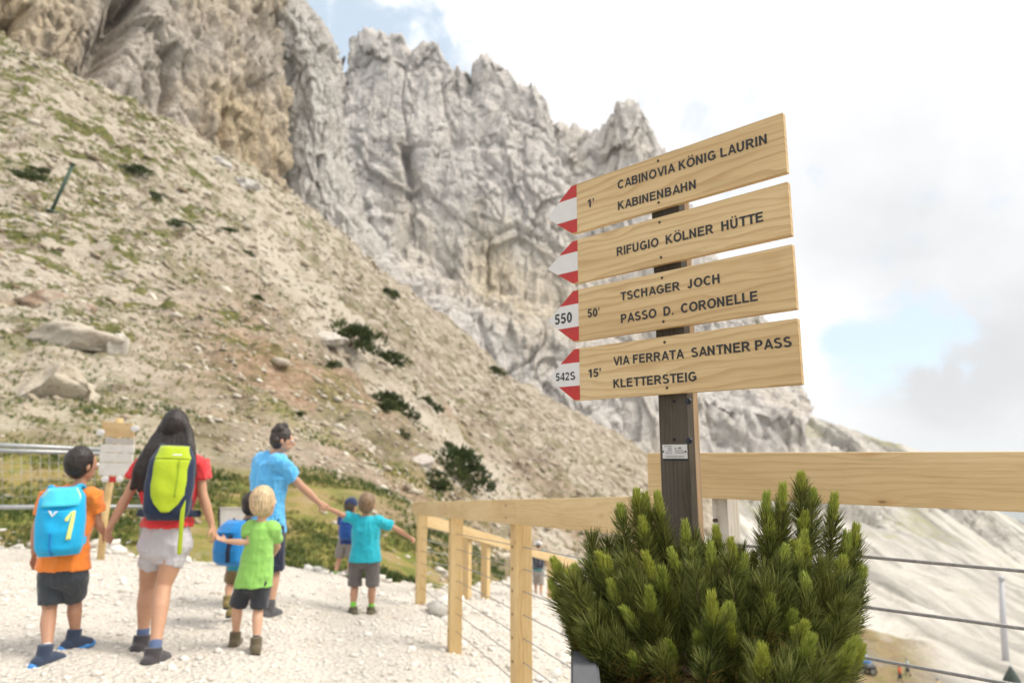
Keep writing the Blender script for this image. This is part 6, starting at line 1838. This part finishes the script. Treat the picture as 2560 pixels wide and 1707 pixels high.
def decal(name, surf, polys, mat, parent, lift):
    """Flat print on the bag: polygons in (across, up) coordinates, laid on its surface."""
    bm = bmesh.new()
    for poly in polys:
        vs_ = [bm.verts.new(Vector(surf(a, t, lift))) for a, t in poly]
        bm.faces.new(vs_)
    me = bm_mesh(name, bm)
    return child(name, me, mat, parent)
K_BLUE = cloth('pack_bright_blue', (0.012, 0.36, 0.66)); K_CYAN = cloth('pack_light_cyan', (0.06, 0.50, 0.66)); K_LIME = cloth('pack_lime', (0.36, 0.46, 0.020)); K_LIMED = cloth('pack_dark_lime', (0.24, 0.33, 0.018))
K_NAVY = cloth('pack_navy', (0.018, 0.028, 0.06)); K_YEL = plain('pale_yellow_print', (0.62, 0.70, 0.22), 0.6, 0.05); K_WHT = plain('white_print', (0.66, 0.66, 0.66), 0.6, 0.05); K_ROYAL = cloth('pack_royal_blue', (0.015, 0.20, 0.52)); K_DBLUE = cloth('pack_deep_blue', (0.01, 0.06, 0.24))
K_GREY = cloth('pack_grey', (0.10, 0.10, 0.11))

# blue pack with the yellow numeral
c = P(157, 1300, 4.50)
e, skin, surf, bag, fr_ = pack('bright blue childs backpack with pale yellow numeral worn by boy in orange', c, (-0.42, 1, 0), U3 + np.array([-0.04, 0, 0]), 0.275, 0.42, 0.15, K_BLUE, K_BLUE, dict(strap=K_BLUE))
skin('lid', -0.86, 0.86, 0.72, 0.985, K_CYAN, 0.010, None, 0.002)
skin('front_panel', -0.80, 0.80, 0.06, 0.66, K_BLUE, 0.006, None, 0.002)
for a0, a1 in ((-0.86, -0.82), (0.80, 0.85)):
    skin('piping', a0, a1, 0.45, 0.98, K_YEL, 0.013, bag)
skin('chevron_print', 0, 0, 0.575, 0.665, K_WHT, 0.0125, bag, shape=lambda x: (-0.24 - 0.20 * x, -0.24 - 0.10 * x * x - 0.0), na=5, nt_=8)
skin('chevron_print', 0, 0, 0.575, 0.655, K_WHT, 0.0125, bag, shape=lambda x: (-0.24 + 0.10 * x * x, -0.24 + 0.22 * x), na=5, nt_=8)
skin('numeral_print', 0, 0, 0.235, 0.645, K_YEL, 0.0125, bag, shape=lambda x: (0.36 + 0.17 * x, 0.55 + 0.11 * x), na=6, nt_=18)
skin('numeral_print', 0, 0, 0.50, 0.635, K_YEL, 0.0120, bag, shape=lambda x: (0.27 + 0.22 * max(0, x - 0.35) / 0.65, 0.40 + 0.12 * x), na=6, nt_=8)
skin('webbing', -0.30, -0.22, -0.0, 0.34, K_ROYAL, 0.013, bag)
# lime pack
c = P(428, 1206, 4.74)
e, skin, surf, bag, fr_ = pack('lime green and dark navy backpack on the long haired womans back', c, (-0.36, 1, 0), U3 + np.array([0.0, 0.10, 0]), 0.305, 0.50, 0.15, K_LIME, K_NAVY, dict(strap=K_NAVY, k=0.95, wt=[0, 0.1, 0.45, 0.8, 1.0], ww=[0.72, 0.92, 1.0, 0.93, 0.60]))
skin('front_panel', -0.8, 0.8, 0.10, 0.80, K_LIME, 0.007, None, 0.0015, shape=lambda x: (-np.interp(x, [0, 0.15, 0.5, 1], [0.16, 0.50, 0.90, 0.97]), np.interp(x, [0, 0.15, 0.5, 1], [0.16, 0.50, 0.88, 0.96])))
skin('lid', -0.96, 0.96, 0.805, 0.985, K_LIME, 0.012, None, 0.002)
skin('zip', 0.30, 0.36, 0.30, 0.80, K_LIMED, 0.011, bag)
decal('small_print', surf, [[(0.0, 0.845), (0.45, 0.85), (0.45, 0.865), (0.0, 0.86)]], K_WHT, bag, 0.017)
tail = fr_['c'] + fr_['r'] * 0.10 - fr_['up'] * 0.10 + fr_['out'] * 0.12
put('loose_strap', blob_free('loose_strap', rings([tail, tail - U3 * 0.14 + fr_['out'] * 0.02, tail - U3 * 0.36 + fr_['out'] * 0.0], [(0.014, 0.002)] * 3, side=fr_['r'], n=8)), K_LIME, e)
put('hip_belt', blob_free('hip_belt', rings([fr_['c'] - fr_['up'] * 0.20 + fr_['r'] * x * 0.19 - fr_['out'] * (0.02 + 0.10 * x * x) for x in np.linspace(-1, 1, 11)], [(0.006, 0.024)] * 11, side=fr_['out'], n=8)), K_NAVY, e)
# small royal blue pack
c = P(592, 1354, 5.66)
e, skin, surf, bag, fr_ = pack('royal blue small backpack on the hidden child left of the blond boy', c, (0.45, 1, 0), U3, 0.27, 0.34, 0.17, K_ROYAL, K_ROYAL, dict(strap=K_NAVY))
skin('lid', -0.8, 0.8, 0.74, 0.98, K_ROYAL, 0.010, None, 0.002)
skin('side_panel', 0.45, 0.93, 0.10, 0.70, K_NAVY, 0.006, None)
# navy pack
c = P(873, 1318, 8.86)
e, skin, surf, bag, fr_ = pack('navy blue backpack worn by the child with the cap', c, (0.3, 1, 0), U3, 0.22, 0.29, 0.12, K_DBLUE, K_DBLUE, dict(strap=K_NAVY))
skin('front_panel', -0.7, 0.7, 0.1, 0.6, K_DBLUE, 0.008, None, 0.002)
# hiker's pack
J_, s_ = standing(1346, 1494, 22.2, 1.72, (0.1, 1))
c = (J_['shL'] + J_['shR']) / 2 * 0.6 + (J_['hipL'] + J_['hipR']) / 2 * 0.4 + np.array([0, -0.12, 0])
e, skin, surf, bag, fr_ = pack('dark hiking backpack with grey side pockets worn by the hiker in the white hat', c, (0.1, 1, 0), U3, 0.36, 0.55, 0.22, K_NAVY, K_NAVY, dict(strap=K_NAVY))
skin('pocket', -0.6, -0.1, 0.2, 0.75, K_GREY, 0.012, None); skin('pocket', 0.15, 0.6, 0.2, 0.75, K_GREY, 0.012, None)

# ================================================================== small things of the background
M_ZINC = plain('galvanised_tube', (0.36, 0.37, 0.38), 0.45, 0.15, 20, metal=0.6)
M_GPOST = plain('green_painted_post', (0.035, 0.07, 0.045), 0.6, 0.25, 8)
M_PANEL = plain('pale_sign_panel', (0.56, 0.53, 0.49), 0.6, 0.12, 9)
M_PANELG = plain('greyed_sign_panel', (0.40, 0.36, 0.33), 0.7, 0.15, 9)
# metal guard rail at the path's edge, left
gr = empty('guard_rail', tuple(P(120, 1385, 9.4))); tag(gr, 'galvanised tubular guard rail with mesh at the far left of the path', 'railing')
def tube_to(name, a, b, r, m=M_ZINC, par=gr): put(name, tube_mesh(name, [a, (np.array(a) + np.array(b)) / 2, b], r, 10), m, par)
tube_to('top_tube', P(-260, 1100, 8.6), P(262, 1124, 9.7), 0.030); tube_to('top_tube', P(-260, 1118, 8.75), P(262, 1134, 9.85), 0.030)
tube_to('lower_tube', P(-260, 1268, 8.6), P(372, 1266, 9.9), 0.030)
for u, Y in ((-230, 8.7), (372, 9.9)):
    q = P(u, 1126, Y); g = float(surf_z(q[0], q[1])[0])
    tube_to('post', (q[0], q[1], g - 0.2), q, 0.03)
q0, q1 = P(-250, 1130, 8.68), P(365, 1138, 9.85); b0, b1 = P(-250, 1262, 8.62), P(365, 1262, 9.88)
for k in range(27):
    f = k / 26
    t_ = q0 * (1 - f) + q1 * f; l_ = b0 * (1 - f) + b1 * f
    tube_to('mesh_wire', t_, l_, 0.0022)
for k in range(1, 6):
    f = k / 6
    tube_to('mesh_wire', q0 * (1 - f) + b0 * f, q1 * (1 - f) + b1 * f, 0.0022)
# signpost between the boy in orange and the woman
YS = 8.9
qb = P(262, 1290, YS); gS = float(surf_z(qb[0], qb[1])[0])
s2 = empty('trail_signpost', (qb[0], qb[1], gS)); tag(s2, 'small trail signpost with pale boards between boy in orange and woman', 'signpost')
top = P(300, 1045, YS)
put('post', tube_mesh('post', [np.array([qb[0], qb[1], gS - 0.2]), P(262, 1288, YS), top], 0.045, 8), M_POSTW, s2)
def panel(name, u0, v0, u1, v1, mat, Y=YS - 0.07, th=0.025, skew=0.0):
    a = P(u0, v0, Y); b = P(u1, v0 + skew, Y - 0.0); c_ = P(u0, v1, Y); d_ = P(u1, v1 + skew, Y)
    bm = bmesh.new()
    f = [bm.verts.new(Vector(x)) for x in (a, b, d_, c_)]; k = [bm.verts.new(Vector(x) + Vector((0, th, 0))) for x in (a, b, d_, c_)]
    bm.faces.new(f); bm.faces.new(k[::-1])
    for i in range(4): j = (i + 1) % 4; bm.faces.new((f[i], k[i], k[j], f[j]))
    bmesh.ops.bevel(bm, geom=list(bm.edges), offset=0.004, segments=1, affect='EDGES')
    return put(name, bm_mesh(name, bm), mat, s2)
def tip(u, v, Y=YS - 0.08, w=0.055, h=0.042):
    me = blob_free('white_tip', ell(P(u, v, Y), (w, 0.012, h), None, 12)); put('white_tip', me, M_WHITE, s2)
panel('sign_board', 254, 1053, 334, 1089, M_SIGN, skew=5); tip(252, 1081); tip(337, 1071)
panel('sign_board', 262, 1094, 334, 1108, M_PANELG, skew=3)
for v0, v1, k in ((1110, 1130, 0), (1131.5, 1154, 1), (1155.5, 1188, 2)):
    o = panel('sign_board', 250 - k * 2, v0, 334 - k * 3, v1, M_PANEL, skew=2)
tip(263, 1197); tip(298, 1197)
panel('red_plate', 272, 1191, 290, 1205, M_RED, YS - 0.09)
bar('brace', P(345, 1222, 9.2), P(362, 1250, 9.3), 0.03, 0.05, M_PANEL, s2)
# white notice board behind the small child
nb = empty('notice_board', tuple(P(575, 1405, 8.6))); tag(nb, 'white notice board on the path edge behind the child with the blue backpack', 'notice board')
s2_keep = s2; s2 = nb
panel('board', 548, 1272, 626, 1400, M_PANEL, 8.6, 0.03); panel('frame_top', 546, 1268, 628, 1273, M_PANELG, 8.59, 0.05); panel('frame_side', 545, 1268, 549, 1410, M_DARK, 8.59, 0.05)
s2 = s2_keep
for u in (556, 618):
    q = P(u, 1398, 8.64); g = float(surf_z(q[0], q[1])[0]); put('leg', tube_mesh('leg', [(q[0], q[1] + 0.02, g - 0.1), q + np.array([0, 0.02, 0.02])], 0.025, 8), M_PANELG, nb)
# leaning green post on the hillside
q = hit(118, 565); Yp = q.y
a = np.array([q.x, q.y, float(surf_z(q.x, q.y)[0]) - 0.4]); b = P(182, 412, Yp)
lp = empty('leaning_post', tuple(a)); tag(lp, 'leaning dark green metal post on the stony slope, upper left', 'post')
put('shaft', tube_mesh('shaft', [a, (a + b) / 2, b], 0.10, 8), M_GPOST, lp)
put('foot_plate', box_mesh('foot_plate', 0.6, 0.6, 0.12, 0.02, origin=(a[0], a[1], a[2] + 0.42)), M_GPOST, lp)
put('cap_plate', tube_mesh('cap_plate', [b, b + nrm(b - a) * 0.08], 0.15, 8), M_GPOST, lp)
# lamp pole far down on the right
pb = P(2512, 1650, 90); pt_ = P(2503, 1448, 90)
lm = empty('pole', tuple(pb)); tag(lm, 'thin pale grey pole far down near the right picture edge', 'pole')
put('shaft', tube_mesh('shaft', [pb - np.array([0, 0, 3.0]), (pb + pt_) / 2, pt_], [0.42, 0.36, 0.26], 10), plain('grey_pole_paint', (0.50, 0.50, 0.53), 0.5, 0.06), lm)
put('cap', tube_mesh('cap', [pt_, pt_ + np.array([0, 0, 0.5])], [0.40, 0.20], 10), plain('grey_pole_paint', (0.50, 0.50, 0.53)), lm)
# closed dark parasol at the bottom right corner
q = P(2532, 1720, 72); t_ = P(2526, 1665, 72)
pa = empty('closed_parasol', tuple(q)); tag(pa, 'closed dark green parasol in the bottom right corner', 'parasol')
put('canopy', tube_mesh('canopy', [q, q * 0.6 + t_ * 0.4, t_], [0.95, 0.75, 0.10], 10), plain('dark_parasol_cloth', (0.05, 0.065, 0.055), 0.9, 0.3, 4), pa)
put('pole', tube_mesh('pole', [q - np.array([0, 0, 2.0]), t_ + np.array([0, 0, 0.2])], 0.07, 8), M_ZINC, pa)
# blue van and dark trailer parked below, far away
def vehicle(name, u, v, Y, L, W, H, yaw, col, label, cat, hood=True):
    g = hit(u, v, 15.0); k = g.y / Y; L, W, H = L * k, W * k, H * k
    g = (g.x, g.y, float(surf_z(g.x, g.y)[0]))
    e = empty(name, g, yaw); tag(e, label, cat)
    prof = [(-L / 2, 0.35), (-L / 2, 0.95), (-L * 0.40, 1.05), (-L * 0.28, H), (L * 0.30, H), (L * 0.43, 1.0), (L / 2, 0.85), (L / 2, 0.35)] if hood else [(-L / 2, 0.35), (-L / 2, H), (L / 2, H), (L / 2, 0.35)]
    bm = bmesh.new()
    A = [bm.verts.new((x, -W / 2, z)) for x, z in prof]; B = [bm.verts.new((x, W / 2, z)) for x, z in prof]
    bm.faces.new(A); bm.faces.new(B[::-1])
    for i in range(len(prof)): j = (i + 1) % len(prof); bm.faces.new((A[i], B[i], B[j], A[j]))
    bmesh.ops.bevel(bm, geom=list(bm.edges), offset=0.10, segments=2, affect='EDGES')
    link('body', bm_mesh('body', bm, True), plain(name + '_paint', col, 0.3, 0.05), e)
    gl = plain('dark_window_glass', (0.03, 0.035, 0.04), 0.1, 0.1)
    if hood:
        for sg in (-1, 1):
            for x0, x1 in ((-L * 0.27, -0.02 * L), (0.01 * L, L * 0.28)):
                link('side_window', box_mesh('side_window', x1 - x0, 0.03, H * 0.26, 0.01, origin=((x0 + x1) / 2, sg * (W / 2 + 0.005), H * 0.80)), gl, e)
        m_ = box_mesh('windscreen', 0.03, W * 0.8, H * 0.36, 0.01); o = link('windscreen', m_, gl, e, (L * 0.375, 0, H * 0.80)); o.rotation_euler = (0, math.radians(-38), 0)
        for sg in (-1, 1):
            link('headlight', box_mesh('headlight', 0.06, 0.28, 0.18, 0.02, origin=(L / 2, sg * W * 0.34, 0.78)), M_WHITE, e)
    for x in (-L * 0.31, L * 0.31):
        for sg in (-1, 1):
            w_ = link('wheel', tube_mesh('wheel', [(x, sg * W * 0.40, 0.33), (x, sg * W * 0.52, 0.33)], 0.33, 16), M_SOLE, e)
            child('rim', tube_mesh('rim', [(x, sg * W * 0.521, 0.33), (x, sg * W * 0.53, 0.33)], 0.2, 12), M_ZINC, w_)
    return e
vehicle('parked_car', 2128, 1682, 74, 3.6, 1.7, 1.5, math.radians(165), (0.10, 0.24, 0.52), 'light blue car parked far below at the right edge of the pine', 'car')
vehicle('trailer', 2166, 1694, 72, 1.7, 1.3, 0.95, math.radians(165), (0.035, 0.038, 0.045), 'low dark trailer beside the light blue car far below', 'trailer', hood=False)
